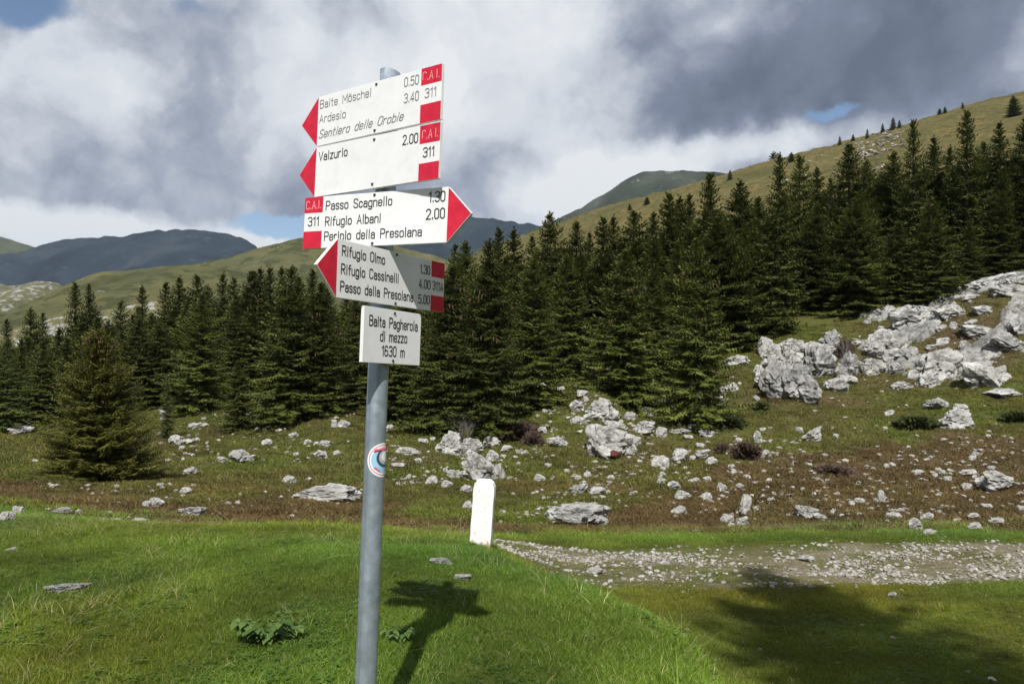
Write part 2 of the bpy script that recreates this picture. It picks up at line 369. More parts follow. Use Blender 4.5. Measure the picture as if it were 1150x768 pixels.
# ------------------------------------------------------------------ the ground sheet
th_in = np.arange(R_(-37), R_(37), R_(.16))
th_out = np.concatenate([np.arange(R_(-180), R_(-37), R_(2.2)), np.arange(R_(37), R_(179), R_(2.2))])
TH = np.sort(np.concatenate([th_in, th_out]))
RR = np.concatenate([[.02, .4], np.exp(np.linspace(math.log(.85), math.log(60), 330)), np.exp(np.linspace(math.log(61.5), math.log(700), 110)), np.exp(np.linspace(math.log(760), math.log(6300), 20))])
TT, RRR = np.meshgrid(TH, RR, indexing='ij')
gx = np.sin(TT) * RRR; gy = np.cos(TT) * RRR; gz = G(gx, gy)
nT, nR = TT.shape
idx = np.arange(nT * nR).reshape(nT, nR)
i2 = np.roll(idx, -1, axis=0)
quads = np.stack([idx[:, :-1], i2[:, :-1], i2[:, 1:], idx[:, 1:]], -1).reshape(-1, 4)
def track_mask(x, y):
    yc = 8.05 + .05 * (x - 2) + .12 * np.sin(x * .6)
    yc = np.where(x < 1.0, yc + (1.0 - x) * .45, yc)
    e = .16 * fbm(x * 1.3, y * 1.3, 50, 3)
    d = np.abs(y - yc) + e
    hw = .95
    m = np.clip((hw - d) / .3 + .5, 0, 1)
    return m * np.clip((x + 6) / 2, 0, 1)
def heath_of(x, y, z):
    ys = np.where(y > .5, y, .5)
    u = CX + F * x / ys; v = CY - F * z / ys
    u = np.where(y > .5, u, -500); r = np.hypot(x, y)
    soft = 14 * fbm(x / 2.2, y / 2.2, 61, 4) + 10 * fbm(x / 7, y / 7, 63, 2)
    top = np.interp(u, [0, 60, 150, 300, 430, 520, 600, 650, 750, 850, 930, 1050, 1150, 1400], [538, 548, 552, 553, 566, 585, 600, 588, 552, 508, 496, 490, 492, 492])
    h = np.clip((v + soft - top) / 16 + .5, 0, 1)
    h = h * np.clip((r - 10.3) / 1.2, 0, 1)
    low = np.interp(u, [0, 100, 200, 300], [560, 572, 590, 600])           # greener foot on the far left
    h = h * np.clip((low + 14 - v - soft * .5) / 14, 0, 1)
    # mixed olive middle ground and the tan knoll
    midp = .40 + .42 * fbm(x / 4.5, y / 4.5, 71, 4)
    h = np.maximum(h, np.clip(midp, 0, 1) * np.clip((r - 12) / 4, 0, 1))
    h = np.maximum(h, np.clip(1.3 * np.exp(-((u - 890) / 50) ** 2 - ((v - 576) / 20) ** 2), 0, 1) * (r < 19) * (r > 12))
    knoll = np.exp(-((u - 1090) / 90) ** 2 - ((v - 375) / 60) ** 2) * (r > 40)
    h = np.maximum(h, np.clip(knoll * .9 + soft * .012, 0, 1) * (r > 40))
    # tan dry patches on the meadow
    h = np.maximum(h, np.clip(.9 * fbm(x / .8, y / .8, 81, 3) - .15, 0, .6) * (r < 12) * (x > .4))
    return h
heath = heath_of(gx, gy, gz)
grav = track_mask(gx, gy) * (gz < -1.95)
farl = np.clip((RRR - 70) / 60, 0, 1)
me = mesh_np('ground', np.stack([gx, gy, gz], -1).reshape(-1, 3), quads, m_ground, True,
             {'heath': heath.ravel(), 'gravel': grav.ravel() * np.clip(.45 + .9 * fbm(gx / .5, gy / .3, 121, 3).ravel(), .1, .85), 'farland': farl.ravel()})
ground = tag(obj('ground', me), 'mountain pasture falling from a green meadow to brown heath and rising to a grassy slope', None, None, 'structure')

# ------------------------------------------------------------------ far hills and mountains (solid heightfields at real distance)
def hill_mat(name, cols3, rockcol, scale, thr, veg=None):
    m, n, l, p = mat(name, .95, .05)
    q1 = mnoise_(n, l, scale, 8, .62); q2 = mnoise_(n, l, scale * 6, 7, .7)
    c = mramp(n, l, q1.outputs['Fac'], ((.34, cols3[0]), (.5, cols3[1]), (.66, cols3[2])))
    c = mmix(n, l, mramp(n, l, q2.outputs['Fac'], ((thr, (0, 0, 0)), (thr + .06, (.85, .85, .85)))), c, rockcol)
    if veg:
        q3 = mnoise_(n, l, scale * 2.5, 8, .7)
        c = mmix(n, l, mramp(n, l, q3.outputs['Fac'], ((.5, (0, 0, 0)), (.56, (.8, .8, .8)))), c, veg)
    l.new(c, p.inputs['Base Color']); mbump(n, l, p, q2.outputs['Fac'], .6, 6)
    return m
def ridge(name, label, sky_, depth, back, foot, material, rough, seed, front=.55):
    """ridge line through photo points at a depth; falls towards the camera and away behind"""
    xs = np.array([a for a, b in sky_], float); ys = np.array([b for a, b in sky_], float)
    U = np.linspace(xs[0], xs[-1], 260); top = (CY - np.interp(U, xs, ys)) / F * depth
    k = np.ones(5) / 5; top = np.convolve(np.pad(top, 2, mode='edge'), k, 'valid')
    S = np.concatenate([np.linspace(-1, 0, 90), np.linspace(0, 1, 30)[1:]])
    UU, SS = np.meshgrid(U, S, indexing='ij')
    Y = np.where(SS < 0, depth + SS * depth * front, depth + SS * back)
    X = (UU - CX) / F * depth * (1 + .25 * np.minimum(SS, 0) * front)
    T = top[:, None]
    prof = np.where(SS < 0, (1 + SS) ** 1.35, 1 - np.abs(SS) ** 1.5)
    Z = foot + (T - foot) * prof
    sc = depth / 9
    nz = fbm(X / sc, Y / sc * .45, seed, 6, .55)
    gully = -np.abs(fbm(X / (sc * .55), Y / (sc * 1.6), seed + 7, 4))
    Z = Z + (nz * .5 + gully) * rough * np.minimum(1, np.abs(SS) * 3.0) * (1 - np.abs(SS)) ** .4 + fbm(X / (sc * .1), Y / (sc * .1), seed + 3, 3) * rough * .05
    n1_, n2_ = UU.shape; I = np.arange(n1_ * n2_).reshape(n1_, n2_)
    q = np.stack([I[:-1, :-1], I[1:, :-1], I[1:, 1:], I[:-1, 1:]], -1).reshape(-1, 4)
    return tag(obj(name, mesh_np(name, np.stack([X, Y, Z], -1).reshape(-1, 3), q, material, True)), label, None, None, 'structure')
mh_green = hill_mat('green_hill', ((.065, .070, .028), (.095, .096, .038), (.130, .118, .050)), (.34, .33, .31), .012, .63, (.045, .05, .018))
mh_rocky = hill_mat('rocky_hill', ((.08, .085, .035), (.12, .115, .05), (.17, .155, .08)), (.38, .37, .35), .012, .52)
mh_cloudshade = hill_mat('dark_mountain', ((.015, .023, .030), (.024, .034, .042), (.040, .050, .055)), (.07, .08, .09), .0035, .60)  # cloud shadow painted into the rock colours; no cloud casts it
mh_far = hill_mat('green_mountain', ((.05, .055, .03), (.07, .075, .035), (.10, .10, .05)), (.22, .22, .22), .004, .62)
mh_peak = hill_mat('grey_peak', ((.028, .036, .026), (.048, .056, .038), (.09, .095, .08)), (.19, .19, .19), .006, .60)
ridge('mountain', 'dark blue flat topped mountain far behind the left forest', [(-420, 330), (-200, 300), (-60, 290), (0, 286), (22, 284), (45, 277), (62, 271), (98, 268), (148, 264), (156, 261), (187, 258.6), (211, 257), (242, 258.6), (258, 264), (278, 268), (287, 281), (310, 292), (380, 320), (520, 350)], 3600, 1800, -60, mh_cloudshade, 190, 5)
ridge('mountain', 'dark forested mountain showing between the signs and the right forest', [(330, 330), (400, 272), (440, 252), (480, 244), (531, 244), (568, 248), (599, 252), (640, 258), (760, 300), (900, 330)], 3000, 1500, -60, mh_cloudshade, 150, 15)
ridge('mountain', 'grey summit rising above the right grassy slope under white cloud', [(520, 285), (590, 262), (630, 244), (650, 235), (666, 225), (681, 217), (701, 203), (713, 196), (724, 193), (745, 192), (775, 192), (800, 193), (850, 200), (950, 240), (1100, 300)], 2000, 1200, -40, mh_peak, 60, 25)
ridge('mountain', 'sunlit green shoulder at the far left under the dark mountain', [(-500, 220), (-200, 245), (-60, 260), (0, 266), (18, 271), (35, 277), (60, 284), (100, 300), (200, 345)], 4000, 900, -60, mh_far, 90, 35)
ridge('hill', 'pale rocky spur low at the far left before the dark mountain', [(-400, 300), (-100, 312), (0, 319), (20, 321), (45, 315), (58, 316), (85, 330), (140, 345), (240, 360)], 1500, 500, -50, mh_rocky, 30, 45)
ridge('hill', 'olive green rounded hill behind the signpost and the left forest', [(20, 360), (120, 325), (180, 306), (219, 296), (254, 290), (293, 278), (324, 270), (345, 266), (380, 266), (420, 270), (480, 285), (560, 310), (700, 340)], 1350, 700, -40, mh_green, 36, 55)
ridge('hill', 'smooth green hill with white scree behind the left forest', [(-600, 420), (-250, 385), (-80, 362), (0, 353), (39, 338), (78, 318), (109, 306), (156, 302.5), (195, 297.5), (223, 298), (260, 303), (320, 318), (420, 345), (600, 370)], 850, 420, -35, mh_green, 18, 65)
ridge('scree_field', 'band of white limestone scree low on the green hill', [(-160, 440), (-60, 396), (0, 374), (40, 361), (90, 352), (140, 344), (175, 338), (215, 356), (260, 390), (320, 440)], 560, 120, -30, mh_rocky, 9, 75, .3)

# ------------------------------------------------------------------ the signpost
CB = {1: ((-.412, 2.2558, .6576), (.8203, -.5718, .0101), (.0277, .0573, .998)),
      2: ((-.4162, 2.2468, .5032), (.8217, -.57, .0014), (.0346, .0524, .998)),
      3: ((-.3552, 2.1999, .3408), (.9076, -.4197, -.0135), (.0386, .0513, .9979)),
      4: ((-.3435, 2.1925, .1776), (.4945, .8679, -.048), (.0239, .0416, .9988)),
      5: ((-.3304, 2.2154, .0137), (.4896, .8698, -.0609), (.0303, .0528, .9981))}
PB = Vector((-.37431464, 2.24118249, 0)); PU = Vector((.03138206, .05469683, .99800973)).normalized()
def ring(x0, y0, x1, y1, c=.12):
    return [(x0 + c, y0), (x1 - c, y0), (x1, y0 + c), (x1, y1 - c), (x1 - c, y1), (x0 + c, y1), (x0, y1 - c), (x0, y0 + c), (x0 + c, y0)]
X_ = .66
GL = {
 'A': (.52, [[(0, 0), (.26, 1), (.52, 0)], [(.1, .33), (.42, .33)]]),
 'B': (.5, [[(0, 0), (0, 1), (.36, 1), (.47, .89), (.47, .65), (.36, .54), (0, .54)], [(.36, .54), (.5, .41), (.5, .13), (.37, 0), (0, 0)]]),
 'C': (.48, [[(.48, .8), (.48, .87), (.36, 1), (.12, 1), (0, .87), (0, .13), (.12, 0), (.36, 0), (.48, .13), (.48, .2)]]),
 'I': (.1, [[(.05, 0), (.05, 1)]]),
 'M': (.62, [[(0, 0), (0, 1), (.31, .3), (.62, 1), (.62, 0)]]),
 'O': (.5, [ring(0, 0, .5, 1, .14)]),
 'P': (.48, [[(0, 0), (0, 1), (.36, 1), (.48, .88), (.48, .6), (.36, .48), (0, .48)]]),
 'R': (.5, [[(0, 0), (0, 1), (.36, 1), (.48, .88), (.48, .6), (.36, .48), (0, .48)], [(.22, .48), (.5, 0)]]),
 'S': (.48, [[(.48, .82), (.48, .88), (.36, 1), (.12, 1), (0, .88), (0, .66), (.12, .54), (.36, .46), (.48, .34), (.48, .12), (.36, 0), (.12, 0), (0, .12), (0, .18)]]),
 'V': (.52, [[(0, 1), (.26, 0), (.52, 1)]]),
 'a': (.4, [[(.02, .54), (.1, X_), (.3, X_), (.4, .56), (.4, 0)], [(.4, .38), (.1, .38), (0, .29), (0, .09), (.1, 0), (.27, 0), (.4, .12)]]),
 'b': (.4, [ring(0, 0, .4, X_, .1), [(0, 0), (0, 1)]]),
 'c': (.36, [[(.36, .5), (.36, .56), (.26, X_), (.1, X_), (0, .56), (0, .1), (.1, 0), (.26, 0), (.36, .1), (.36, .16)]]),
 'd': (.4, [ring(0, 0, .4, X_, .1), [(.4, 0), (.4, 1)]]),
 'e': (.4, [[(.4, .12), (.3, 0), (.1, 0), (0, .1), (0, .56), (.1, X_), (.3, X_), (.4, .56), (.4, .34), (0, .34)]]),
 'f': (.28, [[(.28, 1), (.18, 1), (.1, .9), (.1, 0)], [(0, X_), (.26, X_)]]),
 'g': (.4, [ring(0, 0, .4, X_, .1), [(.4, X_), (.4, -.18), (.3, -.28), (.1, -.28), (0, -.2)]]),
 'h': (.4, [[(0, 0), (0, 1)], [(0, .54), (.12, X_), (.3, X_), (.4, .56), (.4, 0)]]),
 'i': (.1, [[(.05, 0), (.05, X_)], [(.05, .84), (.05, .96)]]),
 'l': (.1, [[(.05, 0), (.05, 1)]]),
 'm': (.62, [[(0, 0), (0, X_)], [(0, .54), (.1, X_), (.22, X_), (.31, .56), (.31, 0)], [(.31, .54), (.41, X_), (.53, X_), (.62, .56), (.62, 0)]]),
 'n': (.4, [[(0, 0), (0, X_)], [(0, .54), (.12, X_), (.3, X_), (.4, .56), (.4, 0)]]),
 'o': (.4, [ring(0, 0, .4, X_, .1)]),
 'ö': (.4, [ring(0, 0, .4, X_, .1), [(.1, .84), (.1, .94)], [(.3, .84), (.3, .94)]]),
 'p': (.4, [ring(0, 0, .4, X_, .1), [(0, -.28), (0, X_)]]),
 'r': (.28, [[(0, 0), (0, X_)], [(0, .5), (.12, X_), (.28, X_)]]),
 's': (.36, [[(.36, .54), (.27, X_), (.09, X_), (0, .57), (0, .43), (.09, .36), (.27, .31), (.36, .23), (.36, .1), (.27, 0), (.09, 0), (0, .11)]]),
 't': (.26, [[(.1, .92), (.1, .1), (.18, 0), (.26, 0)], [(0, X_), (.24, X_)]]),
 'u': (.4, [[(0, X_), (0, .1), (.1, 0), (.28, 0), (.4, .12)], [(.4, 0), (.4, X_)]]),
 'z': (.36, [[(0, X_), (.36, X_), (0, 0), (.36, 0)]]),
 '0': (.46, [ring(0, 0, .46, 1, .14)]),
 '1': (.22, [[(0, .8), (.18, 1), (.18, 0)]]),
 '2': (.46, [[(0, .82), (0, .88), (.13, 1), (.33, 1), (.46, .87), (.46, .64), (0, .0), (.46, 0)]]),
 '3': (.46, [[(0, .86), (.13, 1), (.33, 1), (.46, .88), (.46, .64), (.34, .53), (.18, .53)], [(.34, .53), (.46, .41), (.46, .13), (.33, 0), (.13, 0), (0, .14)]]),
 '4': (.46, [[(.34, 0), (.34, 1), (0, .26), (.46, .26)]]),
 '5': (.46, [[(.44, 1), (.04, 1), (0, .56), (.33, .6), (.46, .47), (.46, .13), (.33, 0), (.13, 0), (0, .12)]]),
 '6': (.46, [[(.42, .9), (.32, 1), (.13, 1), (0, .87), (0, .13), (.13, 0), (.33, 0), (.46, .13), (.46, .43), (.33, .56), (.13, .56), (0, .45)]]),
 '.': (.1, [[(.05, 0), (.05, .1)]]),
}
def lettering(text, p0, p1, cap, italic=False, thick=.11, faint=None):
    """stroke lettering between two baseline points in board space, slightly proud of the face"""
    gap = .2; adv = 0; place = []
    for ch in text:
        if ch == ' ': adv += .55; continue
        w, st = GL[ch]; place.append((adv, st)); adv += w + gap
    total = adv - gap
    span = math.hypot(p1[0] - p0[0], p1[1] - p0[1]); ang = math.atan2(p1[1] - p0[1], p1[0] - p0[0])
    sx = span / total; sy = cap
    V = []; Q = []; T = thick * cap / 2; lev = 0; rl = random.Random(len(text))
    for a, st in place:
        for poly in st:
            if faint is not None:
                if rl.random() < .25: continue
            lev = (lev + 1) % 7
            P = []
            for (x, y) in poly:
                xx = (a + x + (y * .26 if italic else 0)) * sx; yy = y * sy
                P.append((xx, yy))
            if faint is not None and len(P) > 4: P = P[:len(P) // 2 + 1]
            closed = P[0] == P[-1] and len(P) > 3
            m_ = len(P)
            dirs = []
            for i in range(m_ - 1):
                dx, dy = P[i + 1][0] - P[i][0], P[i + 1][1] - P[i][1]; d = math.hypot(dx, dy) or 1; dirs.append((dx / d, dy / d))
            if not closed:
                P[0] = (P[0][0] - dirs[0][0] * T, P[0][1] - dirs[0][1] * T); P[-1] = (P[-1][0] + dirs[-1][0] * T, P[-1][1] + dirs[-1][1] * T)
            base = len(V)
            for i in range(m_):
                d0 = dirs[i - 1] if i > 0 else (dirs[-1] if closed else dirs[0]); d1 = dirs[i] if i < m_ - 1 else (dirs[0] if closed else dirs[-1])
                nx, ny = -(d0[1] + d1[1]), d0[0] + d1[0]; q = math.hypot(nx, ny) or 1; nx /= q; ny /= q
                k = max(nx * -d1[1] + ny * d1[0], .45); s = T / k
                for sg in (1, -1):
                    xx, yy = P[i][0] + nx * s * sg, P[i][1] + ny * s * sg
                    V.append((p0[0] + xx * math.cos(ang) - yy * math.sin(ang), -.0008 - lev * .00003, p0[1] + xx * math.sin(ang) + yy * math.cos(ang)))
            for i in range(m_ - 1):
                b = base + 2 * i; Q.append((b, b + 1, b + 3, b + 2))
    return V, Q
m_white, n, l, p = mat('white_sign_plastic', .45, .4)
q = mnoise_(n, l, 14, 6, .6)
l.new(mramp(n, l, q.outputs['Fac'], ((.25, (.70, .705, .70)), (.5, (.80, .805, .80)), (.75, (.83, .83, .825)))), p.inputs['Base Color'])
m_red, n, l, p = mat('faded_red_paint', .5, .3)
q = mnoise_(n, l, 30, 5, .6); l.new(mramp(n, l, q.outputs['Fac'], ((.3, (.50, .012, .035)), (.7, (.66, .022, .055)))), p.inputs['Base Color'])
m_black = simple('black_engraving', (.018, .018, .02), .6)
m_grey = simple('worn_engraving', (.16, .16, .17), .7)
m_fade = simple('worn_red_lettering', (.85, .42, .42), .6)
m_zinc, n, l, p = mat('galvanised_steel', .42, .5); p.inputs['Metallic'].default_value = .55
q = mnoise_(n, l, 22, 6, .65); q2 = mnoise_(n, l, 3, 4, .5)
c = mramp(n, l, q.outputs['Fac'], ((.3, (.27, .32, .36)), (.55, (.36, .42, .47)), (.8, (.46, .52, .57))))
l.new(mmix(n, l, mramp(n, l, q2.outputs['Fac'], ((.45, (0, 0, 0)), (.7, (.4, .4, .4)))), c, (.26, .30, .33)), p.inputs['Base Color'])
l.new(mramp(n, l, q.outputs['Fac'], ((.3, (.36, .36, .36)), (.7, (.58, .58, .58)))), p.inputs['Roughness'])
m_bolt = simple('dark_steel', (.10, .10, .10), .4, .8)

gz0 = float(G(PB.x - .04, PB.y - .06))
base = PB + PU * (gz0 - .15)
post = bpy.data.objects.new('signpost', None); link(post); post.location = base
tag(post, 'grey steel hiking signpost carrying five white route boards with red arrow tips', 'signpost')
def local(o):   # keep world placement under the post's empty
    o.parent = post; o.matrix_parent_inverse = Matrix.Translation(-base); return o
# pole: round tube with a set-back strip on the left, open at the top
Rp = .0302; htop = .775; hbot = gz0 - .15
up = PU; side = Vector((1, 0, 0)) - up * up.x; side.normalize(); fw = up.cross(side).normalized()   # fw points away from camera
toc = (Vector((0, 0, 0)) - PB); toc -= up * toc.dot(up); toc.normalize(); rt = toc.cross(up).normalized() * -1
if rt.x < 0: rt = -rt
prof = []
for k in range(64):
    a = -math.pi + 2 * math.pi * k / 64                # 0 faces camera, positive right
    r = Rp
    if R_(-112) < a < R_(-38): r = Rp - .0022
    prof.append((math.sin(a) * r, math.cos(a) * r))
V = []; Q = []
hs = [hbot, hbot + .4, 0, .4, htop]
for h in hs:
    for (s, t) in prof: V.append(PB + up * (h - (.16 * s if h == htop else 0)) + rt * s + toc * t)
nb = len(V)
for (s, t) in prof: V.append(PB + up * (htop - .16 * s) + rt * s * .9 + toc * t * .9)
for (s, t) in prof: V.append(PB + up * (htop - .12) + rt * s * .9 + toc * t * .9)
for lev in range(len(hs) + 1):
    if lev == len(hs) - 1: b0, b1 = (len(hs) - 1) * 64, nb
    elif lev == len(hs): b0, b1 = nb, nb + 64
    else: b0, b1 = lev * 64, lev * 64 + 64
    for k in range(64): Q.append((b0 + k, b0 + (k + 1) % 64, b1 + (k + 1) % 64, b1 + k))
pole = local(obj('pole', mesh_np('pole', np.array([tuple(v) for v in V]), np.array(Q), m_zinc)))
# round sticker wrapped on the pole
def wrap_patch(name, shape, rad, colmat, off, hc, ac, parent):
    """disc-like outline (list of (x,z)) triangulated as a fan and wrapped round the pole"""
    rings = 6; V = []; Fc = []
    cx0 = sum(a for a, b in shape) / len(shape); cz0 = sum(b for a, b in shape) / len(shape)
    V.append((cx0, cz0))
    for k in range(1, rings + 1):
        for (a, b) in shape: V.append((cx0 + (a - cx0) * k / rings, cz0 + (b - cz0) * k / rings))
    m_ = len(shape)
    tri = [(0, 1 + i, 1 + (i + 1) % m_) for i in range(m_)]
    qd = [(1 + (k - 1) * m_ + i, 1 + k * m_ + i, 1 + k * m_ + (i + 1) % m_, 1 + (k - 1) * m_ + (i + 1) % m_) for k in range(1, rings) for i in range(m_)]
    W_ = []
    for (a, b) in V:
        w = ac + a / Rp; W_.append(tuple(PB + up * (hc + b) + (rt * math.sin(w) + toc * math.cos(w)) * (Rp + off)))
    o = local(obj(name, mesh_np(name, W_, [np.array(tri), np.array(qd)], colmat, True)))
    if parent is not None: o.parent = parent; o.matrix_parent_inverse = parent.matrix_world.inverted() if False else Matrix.Identity(4)
    return o
def circ(r, n=28, cx=0, cz=0, sx=1, sz=1): return [(cx + math.cos(2 * math.pi * k / n) * r * sx, cz + math.sin(2 * math.pi * k / n) * r * sz) for k in range(n)]
m_stw = simple('sticker_white', (.82, .83, .85), .35); m_stb = simple('sticker_blue', (.30, .55, .72), .35)
m_str = simple('sticker_red', (.62, .12, .18), .35); m_std = simple('sticker_dark', (.05, .07, .10), .35); m_stg = simple('sticker_grey', (.42, .46, .50), .35)
HS = (CY - 515) / F * 2.235; AC = R_(52)
stick = []
for shp, mt_, of in ((circ(.047), m_stw, .0006), (circ(.0425), m_str, .0009), (circ(.040), m_stw, .0012), (circ(.036, sz=1), m_stb, .0015),
                     (circ(.026, cz=.006, cx=.004), m_std, .0018), (circ(.021, cz=.008, cx=.006), m_stg, .0021), (circ(.015, cz=.010, cx=.007), m_stw, .0024),
                     ([(-.03, .022), (.03, .022), (.026, .03), (0, .037), (-.026, .03)], m_str, .0028), ([(-.028, -.022), (-.012, -.032), (-.010, -.029), (-.024, -.018)], m_str, .0028)):
    stick.append((shp, mt_, of))
V_all = []; 
sticker = None
for shp, mt_, of in stick:
    o = wrap_patch('sticker' if sticker is None else 'sticker_print', shp, 0, mt_, of, HS, AC, None)
    if sticker is None: sticker = o; tag(o, 'round red white and blue sticker wrapped around the pole')
# merge the sticker prints into one sub-part carrying its own materials
prints = [o for o in list(post.children) if o.name.startswith('sticker')]
me = bpy.data.meshes.new('sticker'); bm = bmesh.new()
for k, o in enumerate(prints):
    n0 = len(bm.faces); bm.from_mesh(o.data); bm.faces.ensure_lookup_table()
    for f in bm.faces[n0:]: f.material_index = k
    me.materials.append(o.data.materials[0])
bm.to_mesh(me); bm.free()
for o in prints: bpy.data.objects.remove(o)
st = obj('sticker', me); st.parent = pole; st.matrix_parent_inverse = Matrix.Identity(4)
tag(st, 'round red white and blue sticker wrapped around the pole')
me.transform(Matrix.Identity(4))
BOARDS = {
 1: dict(L=.55, arrow='left', label='top board reading Baite Möschel, Ardesio and Sentiero delle Orobie, arrow pointing left', worn=True,
    text=[("Baite Möschel", (-.1945, .0383), (.0157, .0355), .0235, 0), ("Ardesio", (-.1945, -.0055), (-.085, -.008), .0235, 0), ("Sentiero delle Orobie", (-.195, -.052), (.140, -.0545), .0235, 1),
          ("0.50", (.1425, .0375), (.1938, .0362), .0245, 0), ("3.40", (.1434, -.0077), (.1958, -.009), .0245, 0), ("311", (.2186, -.0078), (.257, -.009), .0245, 0)],
    sq=[(.2035, .2748, .0285, .0748), (.2035, .2748, -.0748, -.0248)], cai=((.209, .0405), (.267, .0395))),
 2: dict(L=.55, arrow='left', label='second board from the top reading Valzurio, arrow pointing left',
    text=[("Valzurio", (-.190, .0327), (-.0716, .0325), .0245, 0), ("2.00", (.1438, .0324), (.1972, .0317), .025, 0), ("311", (.2192, -.0119), (.2568, -.0124), .0245, 0)],
    sq=[(.2045, .2748, .0253, .0748), (.2045, .2748, -.0748, -.0282)], cai=((.2135, .0374), (.268, .0372))),
 3: dict(L=.55, arrow='right', label='third board reading Passo Scagnello, Rifugio Albani and Periplo della Presolana, arrow pointing right',
    text=[("Passo Scagnello", (-.1979, .0352), (.0253, .0365), .0245, 0), ("Rifugio Albani", (-.1977, -.0105), (-.0093, -.0102), .0245, 0), ("Periplo della Presolana", (-.1983, -.0534), (.1244, -.0537), .0245, 0),
          ("1.30", (.1446, .037), (.1927, .0371), .0265, 0), ("2.00", (.1384, -.0095), (.1938, -.0085), .0265, 0), ("311", (-.2596, -.0086), (-.2216, -.0082), .0245, 0)],
    sq=[(-.2748, -.2095, .029, .0748), (-.2748, -.2095, -.0748, -.0247)], cai=((-.2682, .0403), (-.2161, .0413))),
 4: dict(L=.55, arrow='left', label='fourth board reading Rifugio Olmo, Rifugio Cassinelli and Passo della Presolana, turned towards the trees',
    text=[("Rifugio Olmo", (-.185, .0354), (-.0144, .0348), .0245, 0), ("Rifugio Cassinelli", (-.1861, -.0115), (.0485, -.0095), .0245, 0), ("Passo della Presolana", (-.1875, -.0562), (.1181, -.0549), .0245, 0),
          ("1.30", (.1517, .031), (.198, .032), .0245, 0), ("4.00", (.1465, -.0116), (.202, -.0112), .0245, 0), ("5.00", (.1469, -.0573), (.2004, -.056), .0245, 0), ("311A", (.2143, -.0104), (.2678, -.0112), .0245, 0)],
    sq=[(.207, .2748, .0278, .0748), (.207, .2748, -.0748, -.0278)], cai=None),
 5: dict(L=.2565, arrow=None, label='small rectangular board reading Baita Pagherola di mezzo 1630 m',
    text=[("Baita Pagherola", (-.1051, .0251), (.1097, .0252), .0265, 0), ("di mezzo", (-.0569, -.0136), (.0618, -.0121), .0265, 0), ("1630 m", (-.0473, -.0532), (.0526, -.0532), .0265, 0)],
    sq=[], cai=None)}
POLEX = {1: .0357, 2: .0349, 3: -.0328, 4: .0382, 5: .0018}
SCR = {1: .066, 2: .063, 3: .068, 4: .068, 5: .066}
def prism(outline, y0, y1, bev=0):
    bm = bmesh.new(); vs_ = [bm.verts.new((x, y0, z)) for x, z in outline]; f = bm.faces.new(vs_)
    r = bmesh.ops.extrude_face_region(bm, geom=[f]); 
    for v in [e for e in r['geom'] if isinstance(e, bmesh.types.BMVert)]: v.co.y = y1
    if bev: bmesh.ops.bevel(bm, geom=[e for e in bm.edges], offset=bev, segments=1, affect='EDGES')
    return bm
for n_, b in BOARDS.items():
    c0, xa, za = (Vector(v) for v in CB[n_]); xa.normalize(); za = (za - xa * za.dot(xa)).normalized(); ya = za.cross(xa)
    Mw = Matrix(((xa.x, ya.x, za.x, c0.x), (xa.y, ya.y, za.y, c0.y), (xa.z, ya.z, za.z, c0.z), (0, 0, 0, 1)))
    Lh = b['L'] / 2; a = .072
    if b['arrow'] == 'left': ol = [(-Lh, 0), (-Lh + a, -.075), (Lh, -.075), (Lh, .075), (-Lh + a, .075)]; tri = [(-Lh + .002, 0), (-Lh + a, -.0735), (-Lh + a, .0735)]
    elif b['arrow'] == 'right': ol = [(Lh, 0), (Lh - a, .075), (-Lh, .075), (-Lh, -.075), (Lh - a, -.075)]; tri = [(Lh - .002, 0), (Lh - a, .0735), (Lh - a, -.0735)]
    else: ol = [(-Lh, -.075), (Lh, -.075), (Lh, .075), (-Lh, .075)]; tri = None
    brd = bm_obj('direction_board' if b['arrow'] else 'place_board', prism(ol, 0, .0105, .0007), m_white)
    brd.parent = post; brd.matrix_parent_inverse = Matrix.Identity(4); brd.matrix_local = Matrix.Translation(-base) @ Mw
    tag(brd, b['label'])
    if tri: bm_obj('arrow_tip', prism(tri, -.0005, .0002), m_red, brd)
    for (x0, x1, z0, z1) in b['sq']: bm_obj('red_square', prism([(x0, z0), (x1, z0), (x1, z1), (x0, z1)], -.0005, .0002), m_red, brd)
    for (t, p0, p1, cap, it) in b['text']:
        V, Q = lettering(t, p0, p1, cap, bool(it), .095 if b.get('worn') else .125)
        obj('lettering', mesh_np('lettering', V, np.array(Q), m_grey if b.get('worn') else m_black), brd)
    if b['cai']:
        V, Q = lettering('C.A.I.', b['cai'][0], b['cai'][1], .023, False, .08, None if n_ == 3 else 1)
        obj('lettering', mesh_np('lettering', V, np.array(Q), m_fade), brd)
    for sg in (1, -1):     # screws, front heads
        bm = bmesh.new(); bmesh.ops.create_cone(bm, cap_ends=True, segments=12, radius1=.0042, radius2=.0032, depth=.003)
        bm.transform(Matrix.Translation((POLEX[n_] * -1 if False else POLEX[n_], -.0016, SCR[n_] * sg)) @ Matrix.Rotation(R_(90), 4, 'X'))
        bm_obj('screw', bm, m_bolt, brd)
    # clamp bracket between board and pole
    bm = bmesh.new(); bmesh.ops.create_cube(bm, size=1); bm.transform(Matrix.Translation((POLEX[n_], .0165, 0)) @ Matrix.Diagonal((.05, .0115, .14, 1)))
    bm_obj('bracket', bm, m_bolt, brd)

